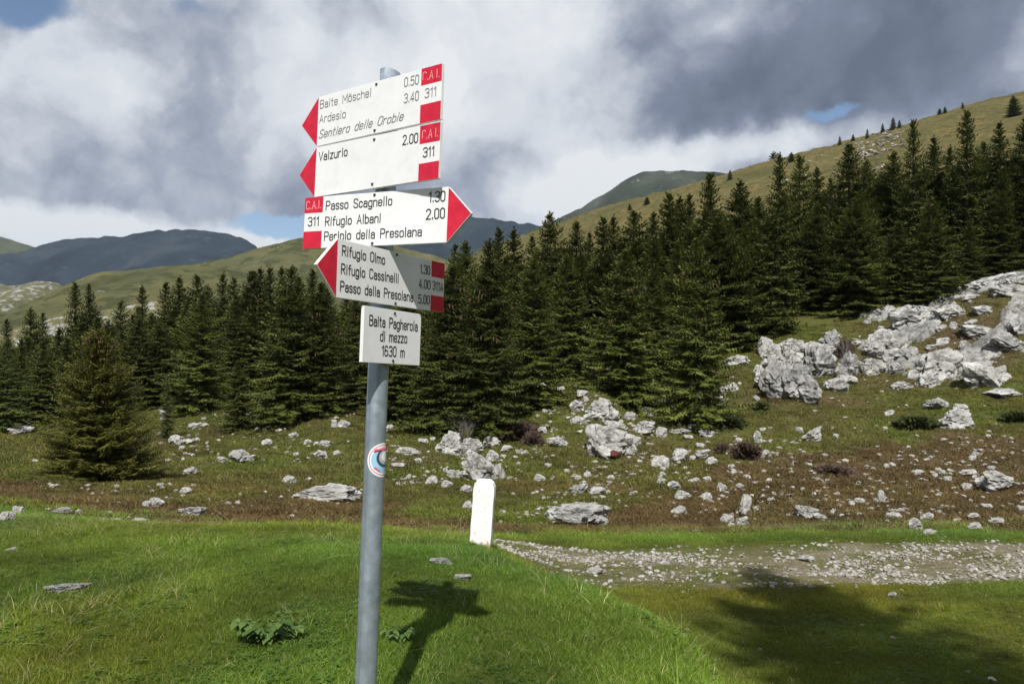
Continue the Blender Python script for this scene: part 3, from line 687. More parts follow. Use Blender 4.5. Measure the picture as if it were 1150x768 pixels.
# ------------------------------------------------------------------ white marker stone
def place_on(px, py, ymin=2): return hit(px, py, ymin)
mx_, my_, mz_ = (540 - CX) / F * 5.9, 5.9, 0
mz_ = float(G(mx_, my_)); sc_ = 5.9 / F
bm = bmesh.new()
hw, hh = 12.0 * sc_, 76 * sc_
ol = [(-hw, -.12), (-hw * .99, hh * .3), (-hw * .95, hh * .90), (-hw * .86, hh * .955), (-hw * .62, hh), (hw * .52, hh * 1.005), (hw * .80, hh * .97), (hw * 1.0, hh * .90), (hw * .97, hh * .4), (hw * .95, -.12)]
bm = prism(ol, -.05, .05)
bmesh.ops.subdivide_edges(bm, edges=bm.edges[:], cuts=5, use_grid_fill=True)
bmesh.ops.triangulate(bm, faces=bm.faces[:])
for v in bm.verts:
    d = mnoise.noise(v.co * 18) * .005 + mnoise.noise(v.co * 45) * .0022; s = Vector((v.co.x, v.co.y, 0)); 
    if s.length > 0: v.co += s.normalized() * d
m_marker, n, l, p = mat('chipped_white_paint', .75, .3)
q = mnoise_(n, l, 16, 6, .7); q2 = mnoise_(n, l, 60, 4, .6)
tcm = nd(n, 'ShaderNodeTexCoord'); sx = nd(n, 'ShaderNodeSeparateXYZ'); l.new(tcm.outputs['Object'], sx.inputs[0])
mr = nd(n, 'ShaderNodeMapRange'); l.new(sx.outputs['Z'], mr.inputs['Value']); mr.inputs['From Min'].default_value = .0; mr.inputs['From Max'].default_value = .16; mr.inputs['To Min'].default_value = .17; mr.inputs['To Max'].default_value = 0
ad = nd(n, 'ShaderNodeMath', operation='ADD'); l.new(q.outputs['Fac'], ad.inputs[0]); l.new(mr.outputs[0], ad.inputs[1])
wc = mramp(n, l, q2.outputs['Fac'], ((.3, (.78, .775, .76)), (.6, (.86, .855, .84))))
l.new(mmix(n, l, mramp(n, l, ad.outputs[0], ((.62, (0, 0, 0)), (.68, (.9, .9, .9)))), wc, (.44, .30, .20)), p.inputs['Base Color']); mbump(n, l, p, q.outputs['Fac'], .4, .008)
mk = bm_obj('marker_stone', bm, m_marker); mk.location = (mx_, my_, mz_); mk.rotation_euler = (0, R_(3.5), R_(-6))
tag(mk, 'white painted marker stone leaning slightly on the grass crest beside the track', 'marker stone')

# ------------------------------------------------------------------ rocks
def rock_mesh(name, seed, sub, material, flat_=.0, strata=.0):
    rr = random.Random(seed); bm = bmesh.new(); bmesh.ops.create_icosphere(bm, subdivisions=sub, radius=1)
    planes = []
    for _ in range(8 + sub):
        nn = Vector((rr.gauss(0, 1), rr.gauss(0, 1), rr.gauss(0, .8))).normalized(); planes.append((nn, rr.uniform(.45, .95)))
    off = Vector((rr.uniform(-50, 50),) * 3)
    for v in bm.verts:
        d = v.co.normalized(); r = 1.15
        for nn, h in planes:
            q = d.dot(nn)
            if q > .1: r = min(r, h / q)
        p_ = d * r
        r += (.10 if sub > 2 else .22) * mnoise.noise(p_ * 1.6 + off) + .10 * mnoise.noise(p_ * 4 + off) + (.05 * mnoise.noise(p_ * 9 + off) if sub > 2 else 0)
        if sub > 2:
            vd = mnoise.voronoi(p_ * 1.9 + off)[0]; r -= .26 * max(0, 1 - (vd[1] - vd[0]) / .12)
        p_ = d * r
        if strata: p_.z += strata * (abs(mnoise.noise(Vector((p_.x * .5, p_.y * .5, p_.z * 6)) + off)) - .2)
        v.co = p_
    xs = [v.co.x for v in bm.verts]; ys = [v.co.y for v in bm.verts]; zs = [v.co.z for v in bm.verts]
    for v in bm.verts:
        v.co.x = (v.co.x - (max(xs) + min(xs)) / 2) / (max(xs) - min(xs)); v.co.y = (v.co.y - (max(ys) + min(ys)) / 2) / (max(ys) - min(ys))
        v.co.z = (v.co.z - min(zs)) / (max(zs) - min(zs))
    me = bpy.data.meshes.new(name); bm.to_mesh(me); bm.free(); me.materials.append(material); return me
ROCK_BIG = [rock_mesh('rock_big', 100 + k, 4, m_rock, strata=.10 if k % 2 else 0) for k in range(8)]
ROCK_GREY = [rock_mesh('rock_grey', 300 + k, 4, m_rockgrey, strata=.12) for k in range(4)]
ROCK_MID = [rock_mesh('rock_mid', 200 + k, 3, m_rockwhite) for k in range(8)]
ROCK_SM = [rock_mesh('rock_small', 400 + k, 2, m_rockwhite) for k in range(6)]

LAND = [(112, 520, 'the big bushy spruce'), (268, 470, 'the small dark clearing spruce'), (366, 556, 'the flat slab left of the signpost'),
        (540, 545, 'the white marker stone'), (648, 578, 'the cave boulder'), (678, 492, 'the red painted outcrop'), (530, 488, 'the bare dead twigs'),
        (782, 440, 'the lone mid right spruce'), (838, 575, 'the upright rock by the brown mound'), (900, 420, 'the cracked crag'), (1110, 375, 'the rocky knoll'),
        (1072, 470, 'the layered grey block'), (1115, 545, 'the flat topped boulder at right'), (765, 510, 'the white boulder cluster'),
        (216, 575, 'the rounded white rock at left'), (20, 578, 'the left meadow rim'), (470, 505, 'the signpost pole'), (940, 500, 'the brown slope'),
        (950, 640, 'the gravel track'), (220, 470, 'the left clearing'), (325, 500, 'the tan grass patch'), (1010, 585, 'the lower right brown slope'), (830, 490, 'the dark brown heather clump')]
def where(px, py, skip=None):
    best = min((((px - a) / 1.2) ** 2 + (py - b) ** 2, t, a, b) for a, b, t in LAND if t != skip)
    d2, t, a, b = best; dx, dy = px - a, py - b
    if d2 < 120: return 'at ' + t
    s = ('left of ' if dx < 0 else 'right of ') if abs(dx) > abs(dy) * 1.4 else ('above ' if dy < 0 else 'below ')
    if abs(dx) <= abs(dy) * 1.4 and abs(dy) < abs(dx) * 2.2: s = s.strip() + (' and left of ' if dx < 0 else ' and right of ')
    far_ = 'just ' if d2 < 500 else ''
    return far_ + s + t
def fit16(t):
    for a, b in (('white rock', 'rock'), ('just ', ''), ('above and', 'above'), ):
        if len(t.split()) <= 15: break
        t = t.replace(a, b)
    return t
USED = {}
def unique_rock_label(px, py, w, h):
    size = 'tiny' if w < 7 else 'small' if w < 12 else 'medium' if w < 20 else 'large' if w < 34 else 'very large'
    ar = h / w; shape = 'flat' if ar < .42 else 'squat' if ar < .62 else 'rounded' if ar < .9 else 'blocky' if ar < 1.25 else 'upright'
    return f'{size} {shape} white rock {where(px, py)}', f'{size} white rocks {where(px, py)}'
rocks_all = []
rockpick = random.Random(5)
def put_rock(px, py, w, h, tilt=0, kind=None, label=None, name='limestone_rock', sink=.28, dep=.8, ymin=2, flip=None):
    x, y, z = hit(px, py, ymin)
    s = y / F; W_, Hh = w * s, h * s
    lst = {'grey': ROCK_GREY, None: ROCK_BIG if w >= 22 else ROCK_MID if w >= 9 else ROCK_SM}[kind]
    me = rockpick.choice(lst)
    o = obj(name, me)
    D_ = W_ * dep
    y2 = y + D_ * .35
    o.location = ((px - CX) / F * y2, y2, min(z, float(G((px - CX) / F * y2, y2))) - Hh * sink * .6)
    o.scale = (W_ * 1.08, D_, Hh * (1 + sink * .75) / 1)
    o.rotation_euler = (rockpick.uniform(-.08, .08), tilt, (0 if (flip if flip is not None else rockpick.random() < .5) else math.pi) + rockpick.uniform(-.35, .35))
    rocks_all.append((o, px, py, w, h, label))
    return o
KEY = [  # px centre, py base, width, height, options
 (683, 516, 54, 38, dict(label='big grey outcrop block with a red painted patch on its face', name='rock_outcrop', dep=.8)),
 (672, 470, 32, 22, dict(label='pale dome block crowning the slope above the red-painted outcrop')),
 (704, 512, 22, 26, dict(label='cracked grey shoulder block touching the right side of the painted outcrop')),
 (648, 463, 16, 13, {}), (664, 473, 18, 9, {}), (650, 478, 18, 10, {}), (655, 447, 14, 8, {}), (609, 424, 19, 8, {}), (605, 440, 17, 11, {}), (658, 421, 17, 12, {}), (645, 415, 6, 5, {}),
 (627, 503, 22, 11, {}), (609, 488, 11, 8, {}), (589, 512, 10, 6, {}), (569, 508, 13, 7, {}), (552, 503, 21, 13, {}), (527, 494, 20, 22, dict(label='pale pointed block right behind the dead twigs')),
 (504, 511, 30, 25, dict(label='broad white block left end of the group below the dead twigs')), (530, 513, 24, 20, dict(label='smooth white block below the dead twigs')), (553, 518, 14, 12, {}), (523, 528, 11, 11, {}),
 (541, 541, 32, 32, dict(label='large cracked boulder directly behind the white marker stone')), (558, 540, 18, 18, dict(label='rounded boulder touching the right of the marker stone top')), (514, 538, 26, 10, {}), (502, 547, 13, 7, {}), (485, 545, 14, 10, {}), (524, 553, 13, 8, {}), (525, 572, 11, 9, {}),
 (459, 511, 28, 8, {}), (475, 499, 11, 6, {}), (438, 485, 9, 8, {}), (447, 526, 15, 5, {}), (470, 520, 9, 5, {}),
 (648, 592, 73, 27, dict(label='long grey boulder with a small dark cave hole in its lower side', name='cave_boulder', dep=.55)),
 (649, 555, 22, 11, {}), (671, 556, 18, 8, {}), (606, 542, 13, 9, {}), (649, 540, 9, 6, {}), (660, 536, 9, 6, {}), (686, 540, 9, 6, {}),
 (724, 470, 26, 12, {}), (708, 473, 16, 10, {}), (722, 488, 28, 14, {}), (743, 492, 15, 12, {}), (764, 488, 26, 6, {}), (780, 483, 16, 7, {}), (795, 492, 22, 8, {}), (773, 495, 11, 6, {}), (714, 500, 14, 10, {}),
 (739, 527, 20, 15, dict(tilt=.35, label='tilted wedge shaped boulder right of the painted outcrop')), (765, 519, 19, 14, {}), (789, 515, 16, 10, {}), (799, 523, 13, 9, {}), (786, 505, 9, 7, {}), (778, 518, 8, 6, {}),
 (757, 551, 14, 10, {}), (743, 544, 12, 7, {}), (767, 561, 18, 9, {}), (794, 562, 12, 8, {}), (762, 579, 18, 11, {}), (780, 543, 14, 6, {}), (794, 541, 10, 6, {}), (811, 552, 12, 9, {}), (831, 548, 10, 4, {}),
 (817, 588, 16, 10, {}), (838, 580, 14, 23, dict(label='upright pale rock at the left end of the brown mound')), (833, 594, 13, 14, {}), (822, 595, 9, 8, {}), (782, 599, 11, 4, {}),
 (753, 460, 10, 15, dict(kind='grey', label='dark upright slab half hidden by the lone spruce')),
 (826, 410, 30, 11, {}), (819, 442, 20, 12, {}), (812, 449, 10, 9, {}), (848, 450, 10, 5, dict(tilt=-.6)),
 # cracked crag
 (872, 446, 30, 40, dict(kind='grey', label='tall cracked block at the left front of the crag')), (900, 450, 38, 34, dict(kind='grey', label='broad front block of the cracked crag')), (885, 424, 32, 26, dict(label='pale square block in the middle of the crag top')),
 (866, 404, 20, 16, {}), (893, 402, 24, 18, {}), (922, 424, 38, 30, dict(kind='grey', label='dark sided block on the right of the crag')), (924, 400, 28, 12, {}), (912, 394, 18, 9, {}), (860, 440, 14, 22, {}), (940, 440, 24, 14, {}), (952, 432, 18, 9, {}), (880, 392, 14, 8, {}), (852, 420, 12, 10, {}),
 (936, 379, 17, 6, {}), (959, 390, 14, 7, {}), (963, 415, 12, 9, {}),
 # knoll
 (990, 398, 36, 34, dict(label='pale cliff block at the left end of the rocky knoll')), (1000, 408, 18, 20, {}), (1026, 372, 52, 28, dict(label='long white slab climbing the left ridge of the knoll')), (981, 422, 26, 22, {}), (1018, 408, 32, 22, dict(kind='grey')),
 (1071, 356, 42, 18, dict(tilt=-.25)), (1106, 354, 32, 13, {}), (1136, 334, 48, 17, dict(label='broad white ledge near the right top of the knoll')), (1118, 322, 54, 17, dict(tilt=-.15, label='white cap rock along the top of the knoll')), (1148, 320, 34, 14, dict(label='cap ledge cut by the right edge of the picture')), (1102, 382, 54, 18, dict(tilt=.15)),
 (1125, 399, 58, 27, dict(kind='grey', tilt=.2, label='large grey sloping slab in the middle of the knoll')), (1068, 425, 52, 42, dict(tilt=.45, label='diagonal grey slab in the lower middle of the knoll')), (1110, 436, 64, 34, dict(label='broad pale slab at the foot of the knoll')),
 (1043, 435, 26, 19, {}), (1028, 426, 18, 13, {}), (1013, 438, 24, 11, {}), (1128, 445, 58, 9, dict(tilt=-.08, label='thin pale ledge below the knoll at the right edge')), (1057, 372, 13, 8, {}), (1073, 369, 13, 9, {}), (1085, 392, 15, 11, {}), (1047, 394, 14, 8, {}), (1148, 378, 26, 24, dict(kind='grey')), (1090, 366, 16, 8, {}), (1060, 388, 18, 10, {}),
 (1040, 352, 20, 10, {}), (1092, 338, 20, 9, {}), (1012, 386, 16, 9, {}),
 (1053, 461, 28, 13, dict(kind='grey')), (1072, 483, 37, 24, dict(label='layered grey block on the slope under the knoll')), (1079, 461, 14, 7, {}),
 (918, 496, 24, 13, dict(tilt=-.5)), (898, 486, 7, 6, {}), (858, 514, 15, 8, {}), (841, 518, 10, 7, {}), (851, 498, 9, 14, {}), (1000, 467, 13, 6, dict(tilt=-.3)),
 (1032, 534, 11, 6, {}), (1097, 513, 10, 6, {}), (1093, 518, 9, 6, {}), (1088, 536, 20, 8, {}), (1086, 551, 14, 8, {}), (1115, 553, 36, 21, dict(tilt=-.2, label='pale flat topped boulder on the right brown slope')), (1106, 549, 20, 13, {}), (1148, 577, 10, 9, {}),
 (965, 565, 14, 5, {}), (990, 566, 8, 15, {}), (905, 583, 26, 14, dict(label='white boulder at the right end of the brown mound')), (921, 584, 16, 7, {}), (1004, 583, 18, 7, {}), (1041, 586, 14, 10, {}), (1028, 597, 14, 15, {}), (1045, 602, 15, 7, {}),
 (1075, 589, 9, 7, {}), (1094, 584, 15, 7, {}), (1095, 597, 17, 10, {}), (1120, 590, 18, 8, {}), (957, 567, 7, 5, {}), (1108, 572, 12, 5, {}), (1058, 533, 7, 5, {}), (1064, 541, 8, 6, {}), (1050, 537, 7, 5, {}),
 # left side
 (7, 587, 17, 13, dict(label='white block at the left picture edge on the meadow rim')), (20, 582, 11, 13, {}), (52, 575, 12, 5, {}), (69, 578, 22, 8, {}), (90, 579, 10, 7, {}), (43, 585, 24, 4, {}), (124, 579, 8, 5, {}), (112, 586, 18, 4, {}), (133, 587, 11, 6, {}), (155, 589, 17, 7, {}),
 (216, 583, 28, 13, dict(label='rounded white rock at the lower edge of the left brown strip')), (174, 569, 19, 9, {}), (164, 569, 10, 6, {}), (210, 555, 15, 7, {}), (190, 546, 8, 4, {}), (180, 547, 8, 4, {}), (214, 533, 15, 8, {}), (266, 520, 26, 13, {}), (282, 519, 10, 8, {}), (249, 520, 13, 7, {}), (325, 544, 15, 9, {}),
 (366, 563, 76, 17, dict(label='long flat white slab in brown grass left of the signpost', dep=.5)), (196, 501, 16, 12, {}), (208, 500, 20, 7, {}), (219, 481, 14, 6, {}), (25, 488, 24, 8, {}), (366, 502, 16, 7, {}), (361, 516, 16, 10, {}), (386, 480, 14, 8, {}), (346, 500, 10, 6, {}), (378, 512, 9, 6, {}), (312, 487, 10, 5, {}), (330, 492, 12, 6, {}), (300, 500, 12, 6, {}), (346, 541, 9, 5, {}), (58, 548, 7, 4, {}), (40, 520, 8, 4, {}),
 # foreground
 (75, 668, 44, 9, dict(label='flat grey stone sunk in the near left meadow', sink=.6)), (498, 635, 28, 7, dict(label='flat white stone in the grass just right of the signpost', sink=.5)), (520, 653, 19, 7, dict(label='grey half buried stone below the flat one near the marker stone', sink=.5)), (13, 620, 16, 5, dict(sink=.5)),
 (1002, 671, 9, 6, dict(label='single white stone at the near edge of the gravel track')), (668, 645, 18, 7, dict(label='pale stone at the lip of the grass hump beside the track')), (905, 631, 18, 7, dict(label='largest flat pale stone on the gravel track')),
]
for a in KEY:
    a = list(a)
    if 850 < a[0] and 300 < a[1] < 452 and a[2] > 12:
        if a[0] > 975: a[3] *= .8; a[4] = dict({'sink': .6}, **a[4])
        else: a[1] += a[3] * .06; a[2] *= 1.12; a[3] *= 1.2
    put_rock(*a[:4], **a[4])
for (x0, x1, y0, y1, n_, w0, w1, ar0, ar1) in ((858, 955, 392, 448, 16, 13, 26, .7, 1.3), (975, 1030, 385, 430, 8, 12, 26, .6, .9), (665, 700, 475, 512, 7, 12, 22, .6, 1.0)):
    for _ in range(n_):
        w = rockpick.uniform(w0, w1); px = rockpick.uniform(x0, x1); py = rockpick.uniform(y0, y1)
        if px < 1060 and x0 == 985 and py < 345 + (1060 - px) * .5: continue
        put_rock(px, py, w, w * rockpick.uniform(ar0, ar1), tilt=rockpick.uniform(-.1, .35) if x0 > 970 else 0, kind=rockpick.choice(('grey', None, None)))
# bedrock of the knoll: one sheet of ledges that dives under the turf between its slabs
kx = np.arange(17.5, 45, .10); ky = np.arange(43, 64, .10); KX, KY = np.meshgrid(kx, ky, indexing='ij')
KG = G(KX, KY); ku = CX + F * KX / KY; kv = CY - F * KG / KY
ca, sa = math.cos(.55), math.sin(.55); P1 = KX * ca + KY * sa; P2 = -KX * sa + KY * ca
w1_ = fbm(KX / 1.5, KY / 1.5, 211, 3); n_a = fbm(P1 / 3.4 + .25 * w1_, P2 / 1.5 + .25 * w1_, 201, 4, .55)
crk = np.abs(fbm(P1 / 1.9 + .3 * w1_, P2 / .9, 205, 3)); crk2 = np.abs(fbm(P1 / .7, P2 / 1.1 + .3 * w1_, 207, 2))
left_ = np.interp(ku, [940, 980, 1010, 1400], [0, .85, 1, 1]); low_ = np.clip((438 + .02 * (ku - 1000) - kv) / 22, 0, 1); top_ = np.interp(ku, [960, 1060, 1150, 1400], [352, 322, 292, 250])
msk = left_ * low_ * np.clip((kv - top_ + 14) / 14, 0, 1)
bias = .20 * np.exp(-((kv - 362) / 30) ** 2 - ((ku - 1020) / 45) ** 2) + .16 * np.exp(-((kv - 320) / 14) ** 2) + .16 * np.exp(-((kv - 410) / 20) ** 2 - ((ku - 1100) / 60) ** 2)
sl = np.clip((n_a + .02 + bias) / .10, 0, 1); hgt = sl * (.30 + .30 * fbm(KX / .9, KY / .9, 215, 4) + .22 * np.floor((n_a + bias) * 9) / 3)
hgt = hgt - .55 * np.clip(1 - crk / .05, 0, 1) * sl - .28 * np.clip(1 - crk2 / .06, 0, 1) * sl + .16 * fbm(KX / .38, KY / .38, 219, 3) * sl
KZ = KG - .25 + (hgt + .12) * msk * 1.0
KI = np.arange(KX.size).reshape(KX.shape); kq = np.stack([KI[:-1, :-1], KI[1:, :-1], KI[1:, 1:], KI[:-1, 1:]], -1).reshape(-1, 4)
keep = (KZ > KG - .2).ravel()[kq].any(1); kq = kq[keep]
uq, inv_ = np.unique(kq, return_inverse=True)
tag(obj('rock_outcrop', mesh_np('rock_outcrop', np.stack([KX, KY, KZ], -1).reshape(-1, 3)[uq], inv_.reshape(kq.shape), m_bedrock)), 'pale bedrock ledges and slabs breaking through the grass all over the rocky knoll', 'rock', 'limestone rocks strewn over the pasture')
# smaller single stones scattered through the rubble
ZONES = [(190, 380, 462, 515, 15, 1.0), (180, 225, 448, 500, 10, 1), (430, 620, 478, 540, 14, 1), (600, 700, 415, 485, 14, 1), (690, 830, 470, 560, 14, 1), (600, 720, 520, 560, 12, 1),
         (830, 1000, 490, 575, 14, .8), (980, 1150, 500, 592, 20, .9), (960, 1150, 330, 440, 4, 1), (10, 420, 548, 585, 12, .8), (850, 1010, 455, 490, 6, .8), (870, 1010, 330, 378, 4, .8), (560, 640, 545, 590, 5, .8)]
rz = random.Random(77)
for (x0, x1, y0, y1, n_, s_) in ZONES:
    for _ in range(n_):
        w = rz.choice((4.5, 5, 5.5, 6, 7, 8)) * s_
        put_rock(rz.uniform(x0, x1), rz.uniform(y0, y1), w, w * rz.uniform(.5, .85))
rocks_all.sort(key=lambda t: -(t[3] * t[4] + (1e6 if t[5] else 0)))
bpy.context.view_layer.update()
rest = rocks_all[285:]; rocks_all = rocks_all[:285]
bm = bmesh.new()
for t in rest:
    n0 = len(bm.verts); bm.from_mesh(t[0].data); bm.verts.ensure_lookup_table()
    bmesh.ops.transform(bm, matrix=t[0].matrix_world, verts=bm.verts[n0:])
    bpy.data.objects.remove(t[0])
tag(bm_obj('small_stones', bm, m_chip), 'many small single stones lying among the larger rocks', None, None, 'stuff')
labels_seen = {}
for o, px, py, w, h, lb in sorted(rocks_all, key=lambda t: t[1]):
    if lb is None:
        lb, g_ = unique_rock_label(px, py, w, h)
    labels_seen.setdefault(lb, []).append((o, px, py, w, h))
ORD = ['leftmost', 'second', 'third', 'fourth', 'fifth', 'sixth', 'seventh', 'eighth', 'ninth', 'tenth', 'eleventh', 'twelfth']
for lb, L_ in labels_seen.items():
    for k, (o, px, py, w, h) in enumerate(L_):
        if len(L_) == 1: t = lb
        else:
            t = f'{ORD[k] if k < 12 else "rightmost"} ' + lb
        tag(o, fit16(t), 'rock', 'limestone rocks strewn over the pasture')
# red paint patch and near-black patch painting the shade of a cave hole on their rocks
bpy.context.view_layer.update()
m_paint = simple('red_trail_paint', (.11, .03, .026), .9); m_holeshade = simple('dark_hollow', (.012, .011, .010), .95)
def on_rock(o, px, py, w, h, name, material, push=.012, seed=1, hollow=False):
    """a patch laid over the rock face seen from the path, following its surface"""
    inv = o.matrix_world.inverted(); bm = bmesh.new(); n_ = 9; grid = {}
    rr = random.Random(seed)
    for i in range(n_ + 1):
        for j in range(n_ + 1):
            u, v = i / n_ * 2 - 1, j / n_ * 2 - 1
            if u * u + v * v > 1.05 + rr.uniform(-.2, .1): continue
            d = Vector(((px + u * w / 2 - CX) / F, 1, (CY - (py + v * h / 2)) / F))
            a0 = inv @ Vector((0, 0, 0)); dd = (inv.to_3x3() @ d)
            ok, loc, nn, fi = o.ray_cast(a0, dd.normalized(), distance=1e4)
            if ok: grid[i, j] = bm.verts.new(loc + nn * push)
    for i in range(n_):
        for j in range(n_):
            k = [(i, j), (i + 1, j), (i + 1, j + 1), (i, j + 1)]
            if all(q in grid for q in k): bm.faces.new([grid[q] for q in k])
            else:
                k = [q for q in k if q in grid]
                if len(k) == 3: bm.faces.new([grid[q] for q in k])
    return bm_obj(name, bm, material, o)
by_label = {t[5]: t[0] for t in rocks_all if t[5]}
on_rock(by_label['big grey outcrop block with a red painted patch on its face'], 690, 509, 11, 8, 'paint_mark', m_paint, push=.03)
on_rock(by_label['long grey boulder with a small dark cave hole in its lower side'], 657, 583, 9, 6, 'cave_hole', m_holeshade)

# ------------------------------------------------------------------ scatter by geometry nodes (uncountable ground cover only)
def make_scatter(name, P, rotz, tilt, scl, tint, meshes, label, pick=None):
    me = bpy.data.meshes.new(name); me.vertices.add(len(P)); me.vertices.foreach_set('co', np.asarray(P, np.float32).ravel()); me.update()
    rot = np.stack([tilt[:, 0], tilt[:, 1], rotz], -1).astype(np.float32)
    a = me.attributes.new('rot', 'FLOAT_VECTOR', 'POINT'); a.data.foreach_set('vector', rot.ravel())
    scl = np.asarray(scl, np.float32)
    if scl.ndim == 1: scl = np.stack([scl] * 3, -1)
    a = me.attributes.new('scl', 'FLOAT_VECTOR', 'POINT'); a.data.foreach_set('vector', scl.ravel())
    t4 = np.concatenate([tint, np.ones((len(P), 1))], -1).astype(np.float32)
    a = me.attributes.new('tint', 'FLOAT_COLOR', 'POINT'); a.data.foreach_set('color', t4.ravel())
    a = me.attributes.new('pick', 'INT', 'POINT'); a.data.foreach_set('value', (pick if pick is not None else rng.integers(0, len(meshes), len(P))).astype(np.int32))
    o = obj(name, me)
    col = bpy.data.collections.new(name + '_sources')
    for k, m_ in enumerate(meshes):
        s = bpy.data.objects.new(f'{name}_source_{k:02d}', m_); col.objects.link(s)
    g = bpy.data.node_groups.new(name, 'GeometryNodeTree')
    g.interface.new_socket('Geometry', in_out='INPUT', socket_type='NodeSocketGeometry'); g.interface.new_socket('Geometry', in_out='OUTPUT', socket_type='NodeSocketGeometry')
    gn = g.nodes; gl = g.links
    gi = gn.new('NodeGroupInput'); go = gn.new('NodeGroupOutput'); ip = gn.new('GeometryNodeInstanceOnPoints')
    ci = gn.new('GeometryNodeCollectionInfo'); ci.inputs['Collection'].default_value = col; ci.inputs['Separate Children'].default_value = True; ci.inputs['Reset Children'].default_value = True
    def na(nm, dt):
        q = gn.new('GeometryNodeInputNamedAttribute'); q.data_type = dt; q.inputs['Name'].default_value = nm; return q.outputs['Attribute']
    gl.new(gi.outputs[0], ip.inputs['Points']); gl.new(ci.outputs[0], ip.inputs['Instance']); ip.inputs['Pick Instance'].default_value = True
    gl.new(na('pick', 'INT'), ip.inputs['Instance Index']); gl.new(na('scl', 'FLOAT_VECTOR'), ip.inputs['Scale'])
    e2r = gn.new('FunctionNodeEulerToRotation'); gl.new(na('rot', 'FLOAT_VECTOR'), e2r.inputs[0]); gl.new(e2r.outputs[0], ip.inputs['Rotation'])
    gl.new(ip.outputs[0], go.inputs[0])
    md = o.modifiers.new('scatter', 'NODES'); md.node_group = g
    return tag(o, label, None, None, 'stuff')

def blade_tuft(name, n_, rad, hmin, hmax, wid, lean, seed, material, straw=.05, segs=3):
    r = np.random.default_rng(seed); V = []; Q = []; T = []; S = []
    for _ in range(n_):
        a = r.uniform(0, 2 * np.pi); d = rad * np.sqrt(r.uniform()); bx, by = np.cos(a) * d, np.sin(a) * d
        h = r.uniform(hmin, hmax); w = wid * r.uniform(.7, 1.3); la = r.uniform(0, 2 * np.pi); ln = h * r.uniform(.1, 1) * lean
        pa = r.uniform(0, np.pi); px, py = np.cos(pa) * w / 2, np.sin(pa) * w / 2
        sh = r.uniform(0, .88) if r.uniform() > straw else r.uniform(.93, 1)
        b = len(V)
        for k in range(segs + 1):
            t = k / segs; cx = bx + np.cos(la) * ln * t ** 1.8; cy = by + np.sin(la) * ln * t ** 1.8; cz = h * (t - .18 * lean * t * t)
            ww = (1 - t ** 1.6)
            if k < segs: V += [(cx - px * ww, cy - py * ww, cz), (cx + px * ww, cy + py * ww, cz)]; S += [sh, sh]
            else: V.append((cx, cy, cz)); S.append(sh)
        for k in range(segs - 1): Q.append((b + 2 * k, b + 2 * k + 1, b + 2 * k + 3, b + 2 * k + 2))
        T.append((b + 2 * segs - 2, b + 2 * segs - 1, b + 2 * segs))
    return mesh_np(name, V, [np.array(Q), np.array(T)], material, False, {'shade': S})
def leaf_patch(name, n_, rad, size, hmax, seed, material, lobes=3):
    r = np.random.default_rng(seed); V = []; T = []; S = []
    for _ in range(n_):
        a = r.uniform(0, 2 * np.pi); d = rad * np.sqrt(r.uniform()); cx, cy, cz = np.cos(a) * d, np.sin(a) * d, r.uniform(.4, 1) * hmax; sh = r.uniform()
        for k in range(lobes):
            w = 2 * np.pi * k / lobes + r.uniform(-.3, .3); s = size * r.uniform(.7, 1.2); tz = r.uniform(-.35, .25) * s
            dx, dy = np.cos(w), np.sin(w); b = len(V)
            V += [(cx, cy, cz), (cx + dx * s * .55 - dy * s * .38, cy + dy * s * .55 + dx * s * .38, cz + tz * .5), (cx + dx * s, cy + dy * s, cz + tz), (cx + dx * s * .55 + dy * s * .38, cy + dy * s * .55 - dx * s * .38, cz + tz * .5)]
            S += [sh] * 4; T.append((b, b + 1, b + 2, b + 3))
    return mesh_np(name, V, np.array(T), material, False, {'shade': S})
TUFT = [blade_tuft(f'tuft_{k}', 34, .055, .020, .055, .0030, 1.1, 500 + k, m_grass, .09) for k in range(8)]
TUFTL = [blade_tuft(f'long_tuft_{k}', 26, .05, .05, .11, .0032, 1.1, 520 + k, m_grass, .12) for k in range(5)]
CLOV = [leaf_patch(f'clover_{k}', 26, .055, .013, .030, 540 + k, m_clover) for k in range(4)]
STRAW = []
for k in range(5):
    r = np.random.default_rng(560 + k); V = []; Q = []
    for _ in range(3):
        h = r.uniform(.10, .26); la = r.uniform(0, 6.28); ln = h * r.uniform(.15, 1.3); bx, by = r.uniform(-.03, .03, 2)
        pts = [(bx + np.cos(la) * ln * t ** 1.6, by + np.sin(la) * ln * t ** 1.6, h * (t - .35 * t * t)) for t in np.linspace(0, 1, 6)]
        v, q = tube(pts, [.0011, .001, .0009, .0008, .0012, .0004], 3); b = len(V); V += [tuple(a_) for a_ in v]; Q += [tuple(x + b for x in y) for y in q]
    STRAW.append(mesh_np(f'stalk_{k}', V, np.array(Q), m_straw, False, {'shade': r.uniform(0, 1, len(V))}))
HEATH = [blade_tuft(f'heath_{k}', 26, .16, .03, .11, .016, 1.2, 600 + k, m_heath, .06, 2) for k in range(6)]
def frustum_points(n_, y0, y1, margin=1.42):
    yy = np.sqrt(rng.uniform(y0 * y0, y1 * y1, n_)); xx = rng.uniform(-1, 1, n_) * yy * (CX / F) * margin
    return xx, yy
def vis(x, y, z, vmax=900):   # inside the photo's view with a margin
    u = CX + F * x / y; v = CY - F * z / y
    return (u > -170) & (u < 1380) & (v < vmax)
